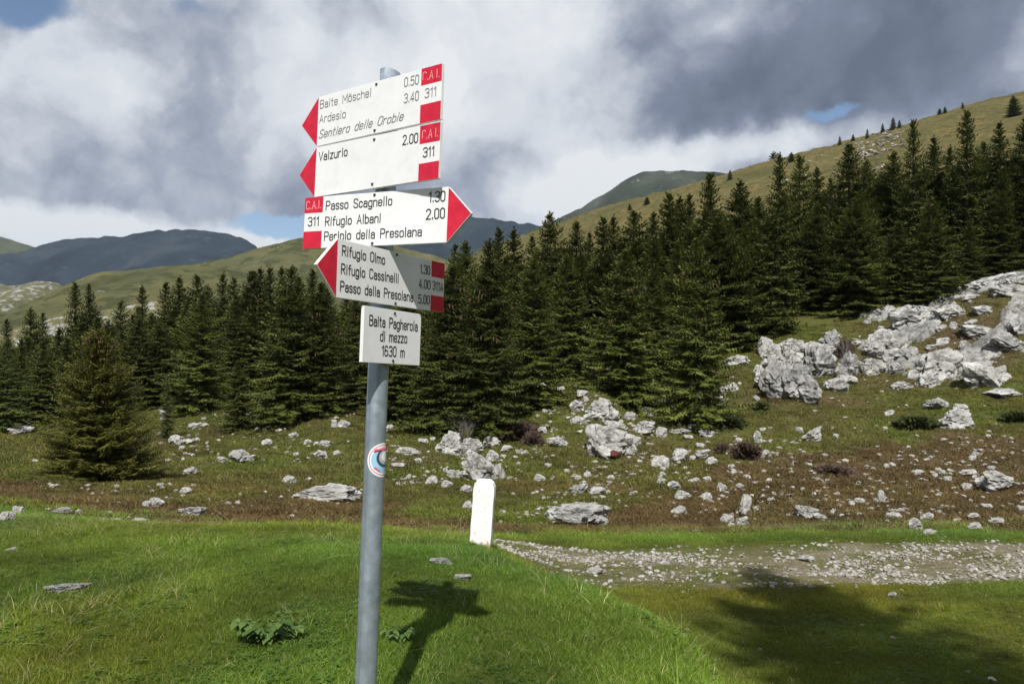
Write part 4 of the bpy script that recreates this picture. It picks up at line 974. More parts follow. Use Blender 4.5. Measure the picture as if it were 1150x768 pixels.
def grass_batch(n_, y0, y1, meshes, name, label, smin, smax, dens=None, tintmul=(1, 1, 1)):
    x, y = frustum_points(n_, y0, y1); z = G(x, y); k = vis(x, y, z)
    if dens is not None: k &= rng.uniform(0, 1, n_) < dens(x, y, z)
    x, y, z = x[k], y[k], z[k]
    pat = fbm(x / .55, y / .55, 91, 4); pat2 = fbm(x / 2.4, y / 2.4, 93, 3)
    s = rng.uniform(smin, smax, len(x)) * (1 + .6 * pat)
    s = s * (1 - .55 * track_mask(x, y) * (z < -1.9))
    v = 1.0 + .60 * pat + rng.uniform(-.12, .12, len(x))
    low = np.clip((-1.62 - z) / .2, 0, 1) * (x > -.2) * (y < 9.6)          # poorer, shorter turf on the lower ground by the track
    s = s * (1 - .38 * low)
    t = np.stack([v * (1.04 + .40 * pat2), v * 1.10, v * (.9 - .2 * pat2)], -1) * np.array(tintmul)
    t = t * (1 + low[:, None] * (np.array([[1.0, .88, .90]]) * (1 + .25 * fbm(x / .9, y / .5, 151, 3))[:, None] - 1))
    tl = rng.uniform(-.2, .2, (len(x), 2))
    return make_scatter(name, np.stack([x, y, z - .004], -1), rng.uniform(0, 6.28, len(x)), tl, s, t, meshes, label)
onlawn = lambda x, y, z: (1 - np.clip(.5 + 1.1 * fbm(x / .5, y / .3, 121, 3), .45, .93) * track_mask(x, y) * (z < -1.9)) * (1 - .35 * np.clip(heath_of(x, y, z), 0, 1))
grass_batch(114000, 1.7, 6.6, TUFT, 'meadow_grass', 'short lush green grass of the near meadow', .5, .95, onlawn)
grass_batch(95000, 6.2, 12.5, TUFT, 'meadow_grass', 'green grass on the meadow crest and around the gravel track', .8, 1.4, onlawn)
cl_d = lambda x, y, z: np.clip(fbm(x / .45, y / .45, 95, 3) * 1.8 + .06, 0, .8) * onlawn(x, y, z)
grass_batch(28000, 1.7, 8.0, CLOV, 'clover', 'low clover leaves mixed through the near grass', .7, 1.15, cl_d, (1.15, 1.0, 1))
lt_d = lambda x, y, z: np.clip(fbm(x / .8, y / .8, 97, 3) * 2.5 - .05, 0, 1) * onlawn(x, y, z)
grass_batch(13000, 1.7, 12, TUFTL, 'long_grass', 'longer grass clumps in the meadow', .8, 1.3, lt_d)
st_d = lambda x, y, z: np.clip(fbm(x / 1.1, y / 1.1, 99, 3) * 1.8 + .28 + .8 * np.exp(-((y - 7.6) / .9) ** 2) * (x < .3), .08, 1) * (1 - .8 * track_mask(x, y) * (z < -1.9))
grass_batch(6600, 1.7, 12, STRAW, 'dry_stalks', 'bleached dry grass stalks standing and lying in the meadow', .45, .85, st_d)
# heath and pasture tussocks beyond the crest
def tussocks(n_, y0, y1, smin, smax, name, label):
    x, y = frustum_points(n_, y0, y1); z = G(x, y); k = vis(x, y, z); x, y, z = x[k], y[k], z[k]
    h = heath_of(x, y, z); h = np.clip(h + .35 * fbm(x / 1.6, y / 1.6, 111, 3) + rng.uniform(-.15, .15, len(x)), 0, 1)[:, None]
    v = (.9 + .5 * fbm(x / .9, y / .9, 113, 3) + rng.uniform(-.15, .15, len(x)))[:, None]
    dry = np.clip(fbm(x / 3.2, y / 3.2, 115, 3) * 2 - .5, 0, 1)[:, None]
    gcol = np.array([[.90, 1.38, .50]]); ycol = np.array([[1.55, 1.42, .85]]); bcol = np.array([[1.10, .90, .88]])
    t = (gcol * (1 - dry * .6) + ycol * dry * .6) * (1 - h) + bcol * h
    s = rng.uniform(smin, smax, len(x)); s = np.stack([s, s, s * rng.uniform(.5, 1.1, len(x))], -1)
    make_scatter(name, np.stack([x, y, z - .01], -1), rng.uniform(0, 6.28, len(x)), rng.uniform(-.2, .2, (len(x), 2)), s, np.clip(t * v, 0, 3), HEATH, label)
tussocks(76000, 10.5, 24, .6, 1.15, 'heath_tufts', 'low brown heath and short green turf beyond the meadow crest')
tussocks(76000, 22, 62, 1.0, 2.0, 'heath_tufts', 'rough brown and green turf among the limestone rocks')
CHIP = []
for k in range(6):
    me_ = rock_mesh('chip', 700 + k, 1, m_chip); CHIP.append(me_)
# gravel of the track and loose chips in the scree
def pebbles(name, x, y, smin, smax, label, pw=3.0, far=False):
    z = G(x, y); k = vis(x, y, z); x, y, z = x[k], y[k], z[k]
    s = smin + (smax - smin) * rng.uniform(0, 1, len(x)) ** pw
    if far: s = np.minimum(s, .0065 * y)
    sc = np.stack([s * rng.uniform(.8, 1.5, len(x)), s, s * rng.uniform(.4, .8, len(x))], -1)
    make_scatter(name, np.stack([x, y, z - s * .12], -1), rng.uniform(0, 6.28, len(x)), rng.uniform(-.25, .25, (len(x), 2)), sc, np.ones((len(x), 3)), CHIP, label)
x = rng.uniform(-5, 9.5, 128000); y = rng.uniform(6.6, 10.5, 128000)
k = rng.uniform(0, 1, len(x)) < (track_mask(x, y) * np.clip(.26 + 1.0 * fbm(x / .6, y / .3, 121, 3), .05, .8)) * (G(x, y) < -1.95)
pebbles('track_gravel', x[k], y[k], .008, .055, 'loose white limestone gravel covering the track', 5.0)
x = rng.uniform(1.0, 6, 1800); y = rng.uniform(4, 11, 1800); k = rng.uniform(0, 1, 1800) < .22
pebbles('track_gravel', x[k], y[k], .01, .05, 'stray stones in the grass beside the track', 4)
xs_, ys_ = [], []
for (a, b, c_, d_, w_) in ((180, 430, 455, 520, 800), (430, 620, 475, 545, 1100), (600, 830, 415, 560, 2000), (820, 1170, 490, 592, 1500), (-20, 430, 545, 585, 300), (850, 1160, 300, 490, 900), (560, 830, 545, 597, 400)):
    u = rng.uniform(a, b, w_); v = rng.uniform(c_, d_, w_)
    cn = fbm(u / 38, v / 16, 131, 3) + rng.uniform(-.4, .4, w_) > -.02
    for uu, vv in zip(u[cn], v[cn]):
        X, Y, _ = hit(uu, vv, 11); 
        if Y < 75: xs_.append(X); ys_.append(Y)
pebbles('stone_chips', np.array(xs_), np.array(ys_), .03, .28, 'countless small white stones scattered over the rough pasture', 3.2, True)

u = rng.uniform(955, 1015, 260); v = 163 + (985 - u) * .35 + rng.normal(0, 11, 260)
pp = [hit(a_, b_, 200)[:2] for a_, b_ in zip(u, v)]; pp = [q for q in pp if 250 < q[1] < 520]
u2 = rng.uniform(880, 1000, 90); v2 = rng.uniform(165, 215, 90); pp += [q for q in (hit(a_, b_, 200)[:2] for a_, b_ in zip(u2, v2)) if 200 < q[1] < 520]
pp = np.array(pp); pebbles('slope_stones', pp[:, 0], pp[:, 1], .5, 1.9, 'pale stones scattered high on the grassy slope', 2.0)

nS = 9000
yy = np.exp(rng.uniform(math.log(110), math.log(480), nS)); uu = rng.uniform(560, 1190, nS); xx = (uu - CX) / F * yy
kk = (fbm(xx / 30, yy / 30, 141, 3) + rng.uniform(-.5, .3, nS)) > 0; xx, yy = xx[kk], yy[kk]; nS = len(xx)
make_scatter('slope_scrub', np.stack([xx, yy, G(xx, yy) - .1], -1), rng.uniform(0, 6.28, nS), rng.uniform(-.2, .2, (nS, 2)), rng.uniform(2.5, 7.5, nS), np.array([[.75, .85, .6]]) * rng.uniform(.6, 1.2, (nS, 1)), HEATH, 'low tussocks and scrub dotting the high grassy slope')

# ------------------------------------------------------------------ spruces
def spruce_meshes(seed, Rr=.2, bushy=0, sparse=1.0, tw=1.0, needle=None, cones=0, lean=0, updraft=0.0):
    """unit-height spruce (height 1): returns crown, trunk, cones meshes"""
    r = np.random.default_rng(seed); V = []; T4 = []; T3 = []; S = []; CV = []; CQ = []
    Ht = 10.0; Rm = Rr * Ht
    def card(p, d, n, L_, w, sh):
        """pointed spray: kite in the plane of d and n"""
        b = len(V); s = np.cross(d, n); s /= (np.linalg.norm(s) + 1e-9)
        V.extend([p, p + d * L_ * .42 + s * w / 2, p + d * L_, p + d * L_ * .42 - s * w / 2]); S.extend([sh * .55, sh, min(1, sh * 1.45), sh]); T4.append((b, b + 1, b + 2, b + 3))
    z = .25
    wh = 0
    asym = r.uniform(0, 6.28); asa = r.uniform(.0, .16)
    while z < Ht * .985:
        t = z / Ht
        prof = (1 - t) ** .74 * (1 - .25 * np.exp(-t * 14)) * (1 + .10 * np.sin(z * 2.1 + seed))
        nb = int(round((8 if t < .6 else 7 if t < .88 else 6) * sparse))
        a0 = r.uniform(0, 6.28)
        for k in range(nb):
            az = a0 + 2 * np.pi * k / nb + r.uniform(-.3, .3)
            Lb = max(.10, Rm * prof * r.uniform(.68, 1.16) * (1 + asa * np.cos(az - asym)))
            e0 = np.interp(t, [0, .4, .8, 1], [-.28, -.12, .18, .6]) + r.uniform(-.2, .2) + updraft * r.uniform(.2, 1.3)
            out_ = np.array([np.cos(az), np.sin(az), 0.]); sidev = np.array([-np.sin(az), np.cos(az), 0.])
            sh0 = r.uniform(.2, .8); p0 = np.array([0, 0, z + r.uniform(-.2, .2)])
            m_ = max(3, int(Lb / (.20 * tw)))
            for i in range(m_ + 1):
                s = (i + .5) / (m_ + 1)
                if s < .12 and t < .8: continue
                sag = -.22 * s * Lb * (1 - t) + .20 * s ** 3 * Lb
                p = p0 + out_ * s * Lb * np.cos(e0) + np.array([0, 0, np.sin(e0) * s * Lb + sag])
                fw_ = out_ * np.cos(e0) + np.array([0, 0, np.sin(e0) - .1 + .3 * s])
                tl = (.16 + .44 * Lb * (1 - s) * .75) * r.uniform(.8, 1.25)
                tl = min(tl, .85) * min(1, .30 + .75 * Lb) * (1 if tw <= 1 else 1.1)
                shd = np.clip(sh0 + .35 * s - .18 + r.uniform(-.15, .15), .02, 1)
                for sg in (-1, 1):
                    d = fw_ * .75 + sidev * sg * r.uniform(.7, 1.1) + np.array([0, 0, r.uniform(-.45, -.05)]); d /= np.linalg.norm(d)
                    nn = np.array([r.uniform(-.35, .35), r.uniform(-.35, .35), 1.]); card(p, d, nn, tl, .115 * tw, shd)
                    if tl > .3:
                        q = p + d * tl * .45
                        for s2 in (-1, 1):
                            d2 = d + np.cross(d, [0, 0, 1]) * s2 * .8 + np.array([0, 0, r.uniform(-.5, .1)]); d2 /= np.linalg.norm(d2)
                            card(q, d2, np.array([r.uniform(-.5, .5), r.uniform(-.5, .5), 1.]), tl * .5, .09 * tw, np.clip(shd + r.uniform(-.1, .15), 0, 1))
                # hanging spray
                d = np.array([fw_[0] * .35, fw_[1] * .35, -1.]); d /= np.linalg.norm(d)
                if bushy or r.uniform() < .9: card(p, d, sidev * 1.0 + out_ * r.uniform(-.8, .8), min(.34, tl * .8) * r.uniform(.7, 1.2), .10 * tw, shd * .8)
            tip = p0 + out_ * Lb * np.cos(e0) + np.array([0, 0, np.sin(e0) * Lb + (-.22 * (1 - t) + .2) * Lb])
            d = out_ * .8 + np.array([0, 0, .45]); d /= np.linalg.norm(d)
            card(tip - d * .12, d, sidev * .4 + np.array([0, 0, 1.]), min(.26, .1 + .2 * Lb), .10 * tw, min(1, sh0 + .3))
            if cones and t > .45 and r.uniform() < cones:
                for _ in range(3):
                    q = p0 + out_ * Lb * r.uniform(.6, 1.02) + sidev * r.uniform(-.2, .2) + np.array([0, 0, np.sin(e0) * Lb * .8 - r.uniform(.0, .1)])
                    v_, q_ = tube([q, q + np.array([0, 0, -.07]), q + np.array([0, 0, -.19]), q + np.array([0, 0, -.24])], [.012, .042, .038, .01], 5)
                    b = len(CV); CV.extend([tuple(x) for x in v_]); CQ.extend([tuple(x + b for x in y) for y in q_])
        z += r.uniform(.19, .27) * (1.0 if t < .6 else .72 if t < .85 else .55) * (1.15 if sparse < .8 else 1)
    for _ in range(5):
        d = np.array([r.uniform(-.2, .2), r.uniform(-.2, .2), 1.]); d /= np.linalg.norm(d); card(np.array([0, 0, Ht * .93]), d, np.array([r.uniform(-1, 1), r.uniform(-1, 1), 0]), Ht * .07, .12 * tw, .6)
    V = np.array(V) / Ht
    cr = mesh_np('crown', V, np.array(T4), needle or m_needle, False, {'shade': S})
    v_, q_ = tube([(0, 0, -.06 * Ht), (0, 0, .02 * Ht), (.01, 0, .3 * Ht), (0, .02, .7 * Ht), (0, 0, .98 * Ht)], [.24, .19, .14, .07, .015], 8)
    tk = mesh_np('trunk', np.array([tuple(a) for a in v_]) / Ht, np.array(q_), m_bark, True)
    cn = mesh_np('cones', np.array(CV) / Ht, np.array(CQ), m_cone) if CV else None
    return cr, tk, cn
SPR = [spruce_meshes(900 + k, Rr=[.23, .29, .30, .34, .25, .38, .22, .31][k], cones=[0, .05, 0, .07, 0, .0, 0, 0][k]) for k in range(8)]
BUSH = spruce_meshes(950, Rr=.50, bushy=1, tw=.80, needle=m_needle2, cones=.22, sparse=1.7, updraft=.30)
WIDE = [spruce_meshes(960 + k, Rr=.38, bushy=1, tw=.95, cones=.08 * k) for k in range(2)]
LARCH = spruce_meshes(970, Rr=.30, sparse=.72, needle=m_larch)
trees_all = []
tp = random.Random(9)
def tree(px, ytop, ybase, Y, src, label, group='spruces of the mountain forest', name='spruce_tree', wide=1.0, cat='spruce'):
    x = (px - CX) / F * Y; z = float(G(x, Y)); top = (CY - ytop) / F * Y
    h = top - z + .02 * (top - z)
    if ybase is not None:   # trust the terrain, the base sits on the ground
        pass
    o = bpy.data.objects.new(name, None); link(o); o.location = (x, Y, z - .01 * h)
    o.rotation_euler = (tp.uniform(-.015, .015), tp.uniform(-.02, .02), tp.uniform(0, 6.28)); s = h
    sw = s * wide * tp.uniform(.93, 1.08); o.scale = (sw, sw, s)
    obj('trunk', src[1], o); obj('crown', src[0], o)
    if src[2]: tag(obj('cones', src[2], o), None, None, None, 'stuff')
    tag(o, label, cat, group); trees_all.append((o, px, ytop, Y)); return o
def depth_at(px, ybase, ymin=14): return hit(px, ybase, ymin)[1]
FT = [ # px, top, base, width factor, source index or key, label : trees of the front edge
 (112, 374, 536, .95, 'bush', 'big bushy young spruce full of brown cones standing alone on the left'),
 (187, 428, 492, .8, 'larch', 'small yellow green larch right behind the bushy left spruce'),
 (8, 380, 484, 1.1, 'larch', 'light green larch at the left picture edge'),
 (268, 406, 484, 1.0, 'wide0', 'small dark spruce standing in the clearing left of the signpost'),
 (325, 300, 476, 1.1, 2, 'tall full spruce at the front edge just right of the small dark spruce'),
 (362, 318, 468, 1.1, 3, 'spruce with drooping lower boughs on the front edge left of the signpost'),
 (225, 332, 462, 1.0, 5, 'spruce behind the left clearing between larch and small dark spruce'),
 (400, 330, 455, 1.1, 1, 'spruce behind the signpost pole, partly hidden by the signs'),
 (455, 330, 478, 1.2, 5, 'dense spruce immediately right of the signpost pole'),
 (505, 300, 486, 1.1, 3, 'broad spruce with boughs to the ground left of the dead twigs'),
 (548, 272, 490, .9, 'wide1', 'largest broad spruce of the central group, above the dead twigs'),
 (597, 290, 462, 1.0, 2, 'spruce filling the gap right of the largest central spruce'),
 (640, 285, 425, 1.1, 1, 'spruce at the top of the stony hump, left side'),
 (700, 282, 458, 1.1, 3, 'full spruce right behind the pale dome block'),
 (735, 300, 440, 1.0, 5, 'spruce between the dome block and the lone mid right spruce'),
 (782, 268, 472, .85, 3, 'lone front spruce reaching lowest at mid right above the white boulders'),
 (845, 262, 380, 1.2, 5, 'dark spruce behind the left end of the cracked crag'),
 (872, 172, 376, .9, 0, 'tall spruce rising above the skyline behind the cracked crag'),
 (918, 230, 352, 1.1, 2, 'spruce on the forest edge above the small meadow, left one'),
 (960, 225, 350, 1.2, 5, 'broad spruce on the forest edge above the small meadow'),
 (1008, 250, 335, 1.1, 3, 'low broad spruce left of the brownish topped one'),
 (1046, 222, 342, 1.2, 1, 'brownish topped spruce in front of the forest just above the knoll'),
 (1090, 250, 322, 1.1, 7, 'spruce just behind the top of the knoll'),
 (1125, 215, 306, 1.1, 2, 'spruce behind the right top of the knoll'),
 (1158, 225, 298, 1.2, 5, 'spruce cut by the right picture edge behind the knoll'),
]
for px, yt, yb, wd, key, lb in FT:
    src = {'bush': BUSH, 'larch': LARCH, 'wide0': WIDE[0], 'wide1': WIDE[1]}.get(key) if isinstance(key, str) else SPR[key]
    Y = depth_at(px, yb)
    nm = 'larch_tree' if key == 'larch' else 'spruce_tree'
    tree(px, yt, yb, Y, src, lb, 'spruces of the mountain forest' if nm == 'spruce_tree' else 'small larches at the forest edge', nm, wd, 'larch' if nm == 'larch_tree' else 'spruce')
ST = [ # tops that stand out against hill or sky: px, top, depth, source, width, label
 (8, 358, 96, 0, 1, 'thin spruce top at the far left edge of the forest'), (34, 346, 92, 1, 1, 'pointed spruce left of the twin tops at the far left'), (49, 352, 100, 4, 1, 'spruce behind the left pointed one near the picture edge'),
 (86, 317, 84, 0, .9, 'left one of two tall tops behind the bushy left spruce'), (103, 320, 86, 4, .9, 'right one of two tall tops behind the bushy left spruce'), (135, 338, 90, 2, 1, 'lower spruce between the tall pair and the middle tops'),
 (160, 321, 88, 6, 1, 'slim spruce top below the grassy hill, right of the tall pair'), (184, 317, 84, 0, 1, 'spruce top in the left forest before the white scree end'), (200, 312, 82, 4, 1, 'spruce top against the green hill left of centre'),
 (221, 309, 84, 2, 1, 'full spruce top behind the left clearing'), (233, 321, 90, 1, 1, 'lower spruce top right of the full one behind the left clearing'), (250, 307, 80, 6, 1, 'slim high spruce top above the small dark clearing spruce'), (262, 311, 84, 0, 1, 'spruce top close right of the slim high one'),
 (280, 305, 78, 3, 1, 'broad spruce top left of the triple tops'), (290, 302, 80, 4, 1, 'spruce top beginning the triple tops left of the signs'), (303, 300, 76, 0, 1, 'middle one of the triple tops left of the signs'), (316, 300, 78, 6, 1, 'right one of the triple tops left of the signs'),
 (335, 311, 76, 2, 1, 'spruce top between the triple tops and the sign arrow'), (349, 302, 72, 0, 1, 'spruce top touching the lowest red arrow tip'), (368, 318, 80, 4, 1, 'spruce top hidden behind the lowest arrow board'),
 (511, 276, 74, 4, 1, 'spruce top just right of the lowest arrow board'), (526, 272, 66, 2, 1, 'spruce top left of the broad central spruce'), (560, 256, 64, 0, .95, 'slender spruce top above the broad central spruce'), (579, 257, 70, 6, 1, 'spruce top right of the slender central one'),
 (600, 266, 72, 4, 1, 'lower top between the slender central spruce and the dark high one'), (619, 239, 66, 1, .9, 'dark high spruce top where the forest meets the grassy slope'), (647, 250, 66, 2, 1, 'spruce top right of the dark high one'), (660, 262, 72, 4, 1, 'lower spruce top before the paired tops'),
 (677, 243, 68, 0, 1, 'left one of paired tops below the grey summit'), (690, 243, 70, 6, 1, 'right one of paired tops below the grey summit'), (710, 237, 68, 2, 1, 'spruce top below the grey summit'), (731, 240, 70, 4, 1, 'spruce top right of the one below the grey summit'),
 (752, 216, 64, 0, 1.05, 'high dark spruce left of the tallest ones against the slope'), (762, 221, 66, 1, 1, 'spruce leaning on the high dark one against the slope'), (775, 220, 70, 4, 1, 'slim spruce between two high tops on the slope'),
 (796, 194, 62, 0, .95, 'high spruce with a dense tip left of the gap in the forest top'), (830, 203, 66, 1, 1, 'pointed spruce in the gap of the forest top'), (850, 222, 70, 2, 1, 'lower spruce left of the twin skyline spruces'),
 (898, 174, 70, 2, .9, 'right one of the twin skyline spruces'), (918, 188, 76, 6, .9, 'thin spruce top right of the twin skyline spruces'), (935, 200, 80, 4, 1, 'lower spruce top before the wide skyline spruce'), (954, 162, 72, 3, .9, 'wide skyline spruce touching the far ridge stones'),
 (975, 180, 80, 1, 1, 'spruce top right of the wide skyline spruce'), (1003, 172, 78, 2, 1, 'spruce top left of the very tall one'), (1028, 134, 72, 0, .8, 'very tall narrow spruce against the grassy slope'), (1048, 155, 80, 4, .9, 'spruce between the two tallest ones at the right'),
 (1066, 165, 82, 6, .9, 'slim spruce left of the tallest one at the right'), (1085, 123, 74, 0, .8, 'tallest spruce near the right edge, tip below the round tree'), (1103, 160, 84, 2, .9, 'lower spruce right of the tallest one'), (1122, 140, 78, 4, .9, 'tall spruce near the right picture edge'), (1149, 132, 76, 1, .9, 'tall spruce cut by the right picture edge'),
]
for px, yt, Y, k, wd, lb in ST: tree(px, yt, None, Y, SPR[k], lb, wide=wd * tp.uniform(1.0, 1.25))
# trees filling the depth of the forest: only their shoulders show between the others
TOPX = [-60, 0, 50, 100, 150, 200, 250, 300, 350, 400, 450, 500, 550, 600, 650, 700, 750, 800, 850, 900, 950, 1000, 1050, 1100, 1210]
TOPY = [382, 378, 368, 345, 345, 335, 325, 318, 322, 330, 320, 302, 288, 275, 272, 268, 250, 235, 222, 212, 200, 192, 185, 172, 160]
fill = random.Random(31); cnt_ = {}
TENS = ['', 'ten', 'twenty', 'thirty', 'forty', 'fifty', 'sixty']; ONES = ['', 'one', 'two', 'three', 'four', 'five', 'six', 'seven', 'eight', 'nine']; TEEN = ['ten', 'eleven', 'twelve', 'thirteen', 'fourteen', 'fifteen', 'sixteen', 'seventeen', 'eighteen', 'nineteen']
def words(k): return TEEN[k - 10] if 10 <= k < 20 else (TENS[k // 10] + (' ' if k > 9 and k % 10 else '') + ONES[k % 10])
def near_limit(px): return np.interp(px, [-60, 60, 200, 240, 420, 500, 600, 640, 700, 800, 850, 900, 1000, 1060, 1200], [46, 48, 66, 66, 58, 50, 50, 57, 54, 52, 62, 72, 76, 70, 68])
for row, (dy, off) in enumerate(((3, 20), (13, 12), (26, 6), (42, 2))):
    for px in range(-50, 1210, (26, 24, 22, 22)[row]):
        p_ = px + fill.uniform(-9, 9); Y = near_limit(p_) + dy + fill.uniform(-3, 4)
        if row == 0 and (190 < p_ < 250): continue
        t_ = np.interp(p_, TOPX, TOPY) + fill.uniform(2, off + 20)
        x_ = (p_ - CX) / F * Y; zb = float(G(x_, Y)); vb = CY - F * zb / Y
        if vb - t_ < 30: continue
        kk = fill.randrange(8)
        cnt_[row] = cnt_.get(row, 0) + 1; side_ = 'left' if p_ < 420 else 'central' if p_ < 820 else 'right'
        rowname = ('second row', 'third row', 'deep inside', 'back')[row]
        tree(p_, t_, None, Y, SPR[kk], f'{words(cnt_[row])} from left of the half hidden spruces {("in the second forest row", "in the third forest row", "deep inside the forest", "at the forest back")[row]}',
             f'{side_} forest spruces {rowname}', wide=fill.uniform(1.15, 1.5))
# small trees on the far slope and ridge
for px, yb, hh_, wd, lb in ((943, 163, 10, 1, 'tiny spruce lowest left in the row on the grassy ridge'), (958, 159, 8, 1.2, 'tiny bush second in the row on the grassy ridge'), (974, 156, 11, 1, 'tiny spruce third in the row on the grassy ridge'), (991, 149, 10, 1, 'tiny spruce before the pair on the grassy ridge'),
        (1003, 146, 14, 1.2, 'left and larger spruce of the pair on the grassy ridge'), (1010, 144, 9, 1.1, 'right spruce of the pair on the grassy ridge'), (1055, 129, 7, 1.5, 'small dark bush on the ridge left of its twin'), (1061, 127, 7, 1.3, 'small dark bush on the ridge right of its twin'), (1081, 122, 7, 1.1, 'single tiny tree on the ridge left of the round one'),
        (1138, 131, 23, 1.5, 'round dark tree high on the grassy slope at the right'), (889, 182, 11, 1.5, 'low dark bush on the slope above the twin spruces'), (820, 202, 11, 1.2, 'small spruce alone on the middle of the slope'), (727, 230, 9, 1.6, 'small green bush on the slope below the grey summit'), (707, 236, 7, 1.4, 'smaller bush left below the slope bush'), (870, 178, 6, 1.3, 'dark speck of a tree on the skyline above the twin spruces')):
    x, y, z = hit(px, yb, 180)
    tree(px, yb - hh_, None, y, SPR[3] if wd < 1.3 else WIDE[0], lb, 'small trees scattered on the grassy slope', 'spruce_tree' if wd < 1.3 else 'round_tree', wd, 'tree')
# the spruces behind the camera whose shadows fall on the right
def shade_tree(tip, h, src, lb, wide=1.0):
    """tip: point on the ground where the shadow tip falls"""
    tx, ty = tip; tz = float(G(tx, ty))
    # walk back along the sun until the height over the ground equals h
    for k in range(1, 4000):
        s = k * .01; P_ = Vector((tx, ty, tz)) - SUN * s; g_ = float(G(P_.x, P_.y))
        if P_.z - g_ >= h: break
    o = bpy.data.objects.new('spruce_tree', None); link(o); o.location = (P_.x, P_.y, g_ - .05); o.scale = (h * wide, h * wide, h); o.rotation_euler = (0, 0, .7)
    obj('trunk', src[1], o); obj('crown', src[0], o); tag(o, lb, 'spruce', 'spruces behind the viewpoint')
shade_tree((2.45, 8.0), 13.5, SPR[2], 'tall spruce behind the viewpoint casting the large shadow over the track', .62)
shade_tree((4.5, 6.2), 12.5, SPR[1], 'spruce behind the viewpoint casting the small shadow at the lower right', .62)

# ------------------------------------------------------------------ dead twigs, shrubs, leafy plants
def twig_bush(px, py, w, h, n_, seed, label, name='dead_shrub', mt_=None, fine=1.0):
    x, y, z = hit(px, py, 11); s = y / F; r = random.Random(seed); V = []; Q = []
    def br(p, d, L_, rad, lev):
        pts = [p]; q = p.copy(); dd = d.copy()
        for k in range(4):
            dd = (dd + Vector((r.gauss(0, .18), r.gauss(0, .18), r.gauss(0, .1)))).normalized(); q = q + dd * L_ / 4; pts.append(q.copy())
        v, f = tube(pts, [rad, rad * .8, rad * .6, rad * .4, rad * .15], 4); b = len(V); V.extend(tuple(a) for a in v); Q.extend(tuple(i + b for i in g) for g in f)
        if lev:
            for k in range(1, 5):
                for _ in range(2 if r.random() < .6 else 1):
                    d2 = (dd + Vector((r.gauss(0, .7), r.gauss(0, .7), r.gauss(.1, .4)))).normalized(); br(pts[k], d2, L_ * r.uniform(.35, .6), rad * .5, lev - 1)
    for _ in range(n_):
        d = Vector((r.gauss(0, .45) * w / h, r.gauss(0, .3), 1)).normalized(); br(Vector((r.uniform(-.2, .2) * w * s, r.uniform(-.2, .2) * w * s, -.05)), d, h * s * r.uniform(.6, 1.0), .018 * fine * s * 20, 2)
    o = obj(name, mesh_np(name, V, np.array(Q), mt_ or m_twig), None, (x, y, z)); tag(o, label, 'shrub'); return o
twig_bush(522, 500, 24, 34, 7, 1, 'bare dead twigs of a leafless shrub among the white blocks behind the marker stone', 'dead_shrub')
twig_bush(945, 425, 22, 36, 8, 2, 'grey leafless shrub standing between the cracked crag and the knoll')
m_brownbush = simple('brown_heather', (.095, .062, .045), .9)
def heather(px, py, w, h, seed, label, mt_=None):
    x, y, z = hit(px, py, 11); s = y / F; r = np.random.default_rng(seed); V = []; Q = []; S = []
    n_ = int(60 + w * h * 1.6)
    for _ in range(n_):
        a = r.uniform(0, 6.28); e = r.uniform(0, 1) ** .6; rr = r.uniform(.75, 1.05)
        c_ = np.array([np.cos(a) * np.cos(e * 1.4) * w * s / 2, np.sin(a) * np.cos(e * 1.4) * w * s * .4, np.sin(e * 1.4) * h * s]) * rr
        d = c_ / (np.linalg.norm(c_) + 1e-6) + r.normal(0, .4, 3); d /= np.linalg.norm(d); t = np.cross(d, r.normal(0, 1, 3)); t /= np.linalg.norm(t)
        L_ = 2.6 * s * r.uniform(.7, 1.6); b = len(V); V += [c_ - t * L_ * .3, c_ + t * L_ * .3, c_ + d * L_]; Q.append((b, b + 1, b + 2)); S += [r.uniform()] * 3
        V += [c_ - t * L_ * .9, c_ + t * L_ * .9, c_ * .4]; Q.append((b + 3, b + 4, b + 5)); S += [0, 0, 0]
    o = obj('low_shrub', mesh_np('low_shrub', V, np.array(Q), mt_ or m_brownbush, False, {'shade': S}), None, (x, y, z - .02)); tag(o, label, 'shrub', 'low shrubs among the rocks')
m_greenbush = needle_mat('green_shrub_leaves', (.04, .055, .016), (.075, .095, .026), (.12, .13, .04))
heather(585, 492, 46, 18, 1, 'wide grey brown heather clump right of the dead twigs')
heather(598, 500, 26, 14, 2, 'smaller brown heather clump below the wide grey brown one')
heather(838, 512, 40, 14, 3, 'dark brown heather clump at the upper edge of the brown slope')
heather(812, 508, 18, 9, 4, 'small reddish heather clump left of the dark brown one')
heather(950, 402, 20, 18, 5, 'brown bush on top of the crag beside the grey leafless shrub')
heather(818, 478, 40, 9, 6, 'olive green low shrub right of the lone front spruce', m_greenbush)
heather(1030, 478, 52, 10, 7, 'dark green low shrub left of the layered grey block', m_greenbush)
heather(1140, 474, 36, 11, 8, 'dark green low shrub at the right edge under the thin ledge', m_greenbush)
heather(935, 532, 60, 8, 9, 'low reddish brown heather patch in the middle of the brown slope')
heather(855, 462, 20, 9, 10, 'small green shrub below the left crag block', m_greenbush)
m_thistle = leaf_mat('broad_leaves', ((0, (.060, .120, .025)), (1, (.150, .220, .055))), .2, False)
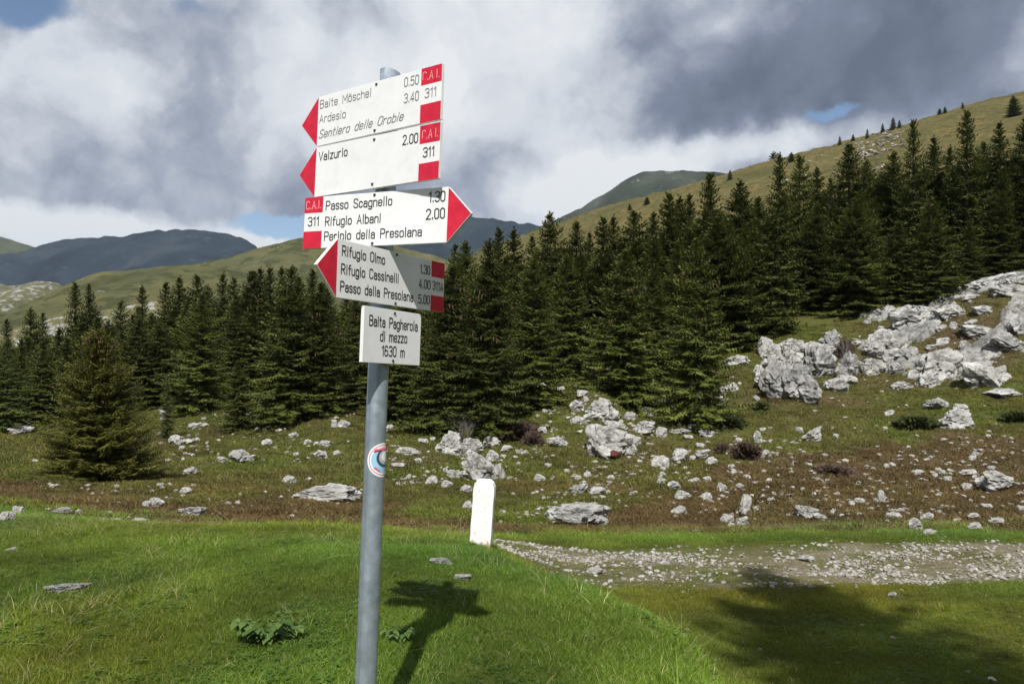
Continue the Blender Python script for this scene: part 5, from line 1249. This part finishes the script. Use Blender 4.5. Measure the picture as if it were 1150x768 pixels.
def leafy_plant(px, py, width_px, seed, label, nstem=7, toothed=True):
    x, y, z = hit(px, py, 2); w = width_px * y / F; r = np.random.default_rng(seed)
    o = bpy.data.objects.new('leafy_plant', None); link(o); o.location = (x, y, z); tag(o, label, 'plant')
    V = []; Q = []
    for k in range(nstem):
        a = 2 * np.pi * k / nstem + r.uniform(-.3, .3); L_ = w * .5 * r.uniform(.6, 1); hgt = w * .42 * r.uniform(.6, 1.1)
        pts = [(np.cos(a) * L_ * t, np.sin(a) * L_ * t * .8, hgt * (t ** .7)) for t in np.linspace(0, 1, 5)]
        v, f = tube(pts, [.004, .0035, .003, .0025, .0012], 5); b = len(V); V.extend(tuple(q) for q in v); Q.extend(tuple(i + b for i in g) for g in f)
        for t in (.3, .48, .66, .84, 1.0):
            for sg in (-1, 1):
                ll = w * .20 * r.uniform(.7, 1.25); base_ = np.array([np.cos(a) * L_ * t, np.sin(a) * L_ * t * .8, hgt * t ** .7]); da = a + sg * r.uniform(.4, 1.2)
                dd = np.array([np.cos(da), np.sin(da), 0.]); ss = np.array([-dd[1], dd[0], 0.]); LV = []; ns = 7
                for i in range(ns + 1):
                    u = i / ns; ww = ll * .36 * np.sin(np.pi * min(1, u * .92 + .06)) * (1 + (.28 if i % 2 else -.12) * toothed); zz = ll * (.25 * u - .55 * u * u)
                    c_ = base_ + dd * ll * u + np.array([0, 0, zz]); LV += [c_ - ss * ww + [0, 0, ww * .35], c_, c_ + ss * ww + [0, 0, ww * .35]]
                lq = []
                for i in range(ns):
                    for j in (0, 1): q = i * 3 + j; lq.append((q, q + 1, q + 4, q + 3))
                sh = r.uniform(0, 1)
                obj('leaf', mesh_np('leaf', LV, np.array(lq), m_thistle, True, {'shade': [sh] * len(LV)}), o)
    obj('stem', mesh_np('stem', V, np.array(Q), m_thistle, True, {'shade': [.2] * len(V)}), o)
leafy_plant(300, 724, 66, 1, 'broad leaved thistle like plant in the grass left of the pole', 8)
leafy_plant(447, 722, 40, 2, 'small bright leafy plant inside the sign shadow beside the pole', 6, False)

# ------------------------------------------------------------------ air
m_haze = bpy.data.materials.new('haze'); m_haze.use_nodes = True; n = m_haze.node_tree.nodes; l = m_haze.node_tree.links; n.clear()
mo = n.new('ShaderNodeOutputMaterial'); pv = n.new('ShaderNodeVolumePrincipled'); pv.inputs['Color'].default_value = (.62, .78, 1.0, 1); pv.inputs['Density'].default_value = .00005; pv.inputs['Anisotropy'].default_value = .2
l.new(pv.outputs[0], mo.inputs['Volume'])
bm = bmesh.new(); bmesh.ops.create_cube(bm, size=1); bm.transform(Matrix.Translation((0, 0, 300)) @ Matrix.Diagonal((13400, 13400, 1000, 1)))
hz = bm_obj('haze', bm, m_haze); tag(hz, 'thin blue mountain air between the pasture and the far mountains', None, None, 'stuff')
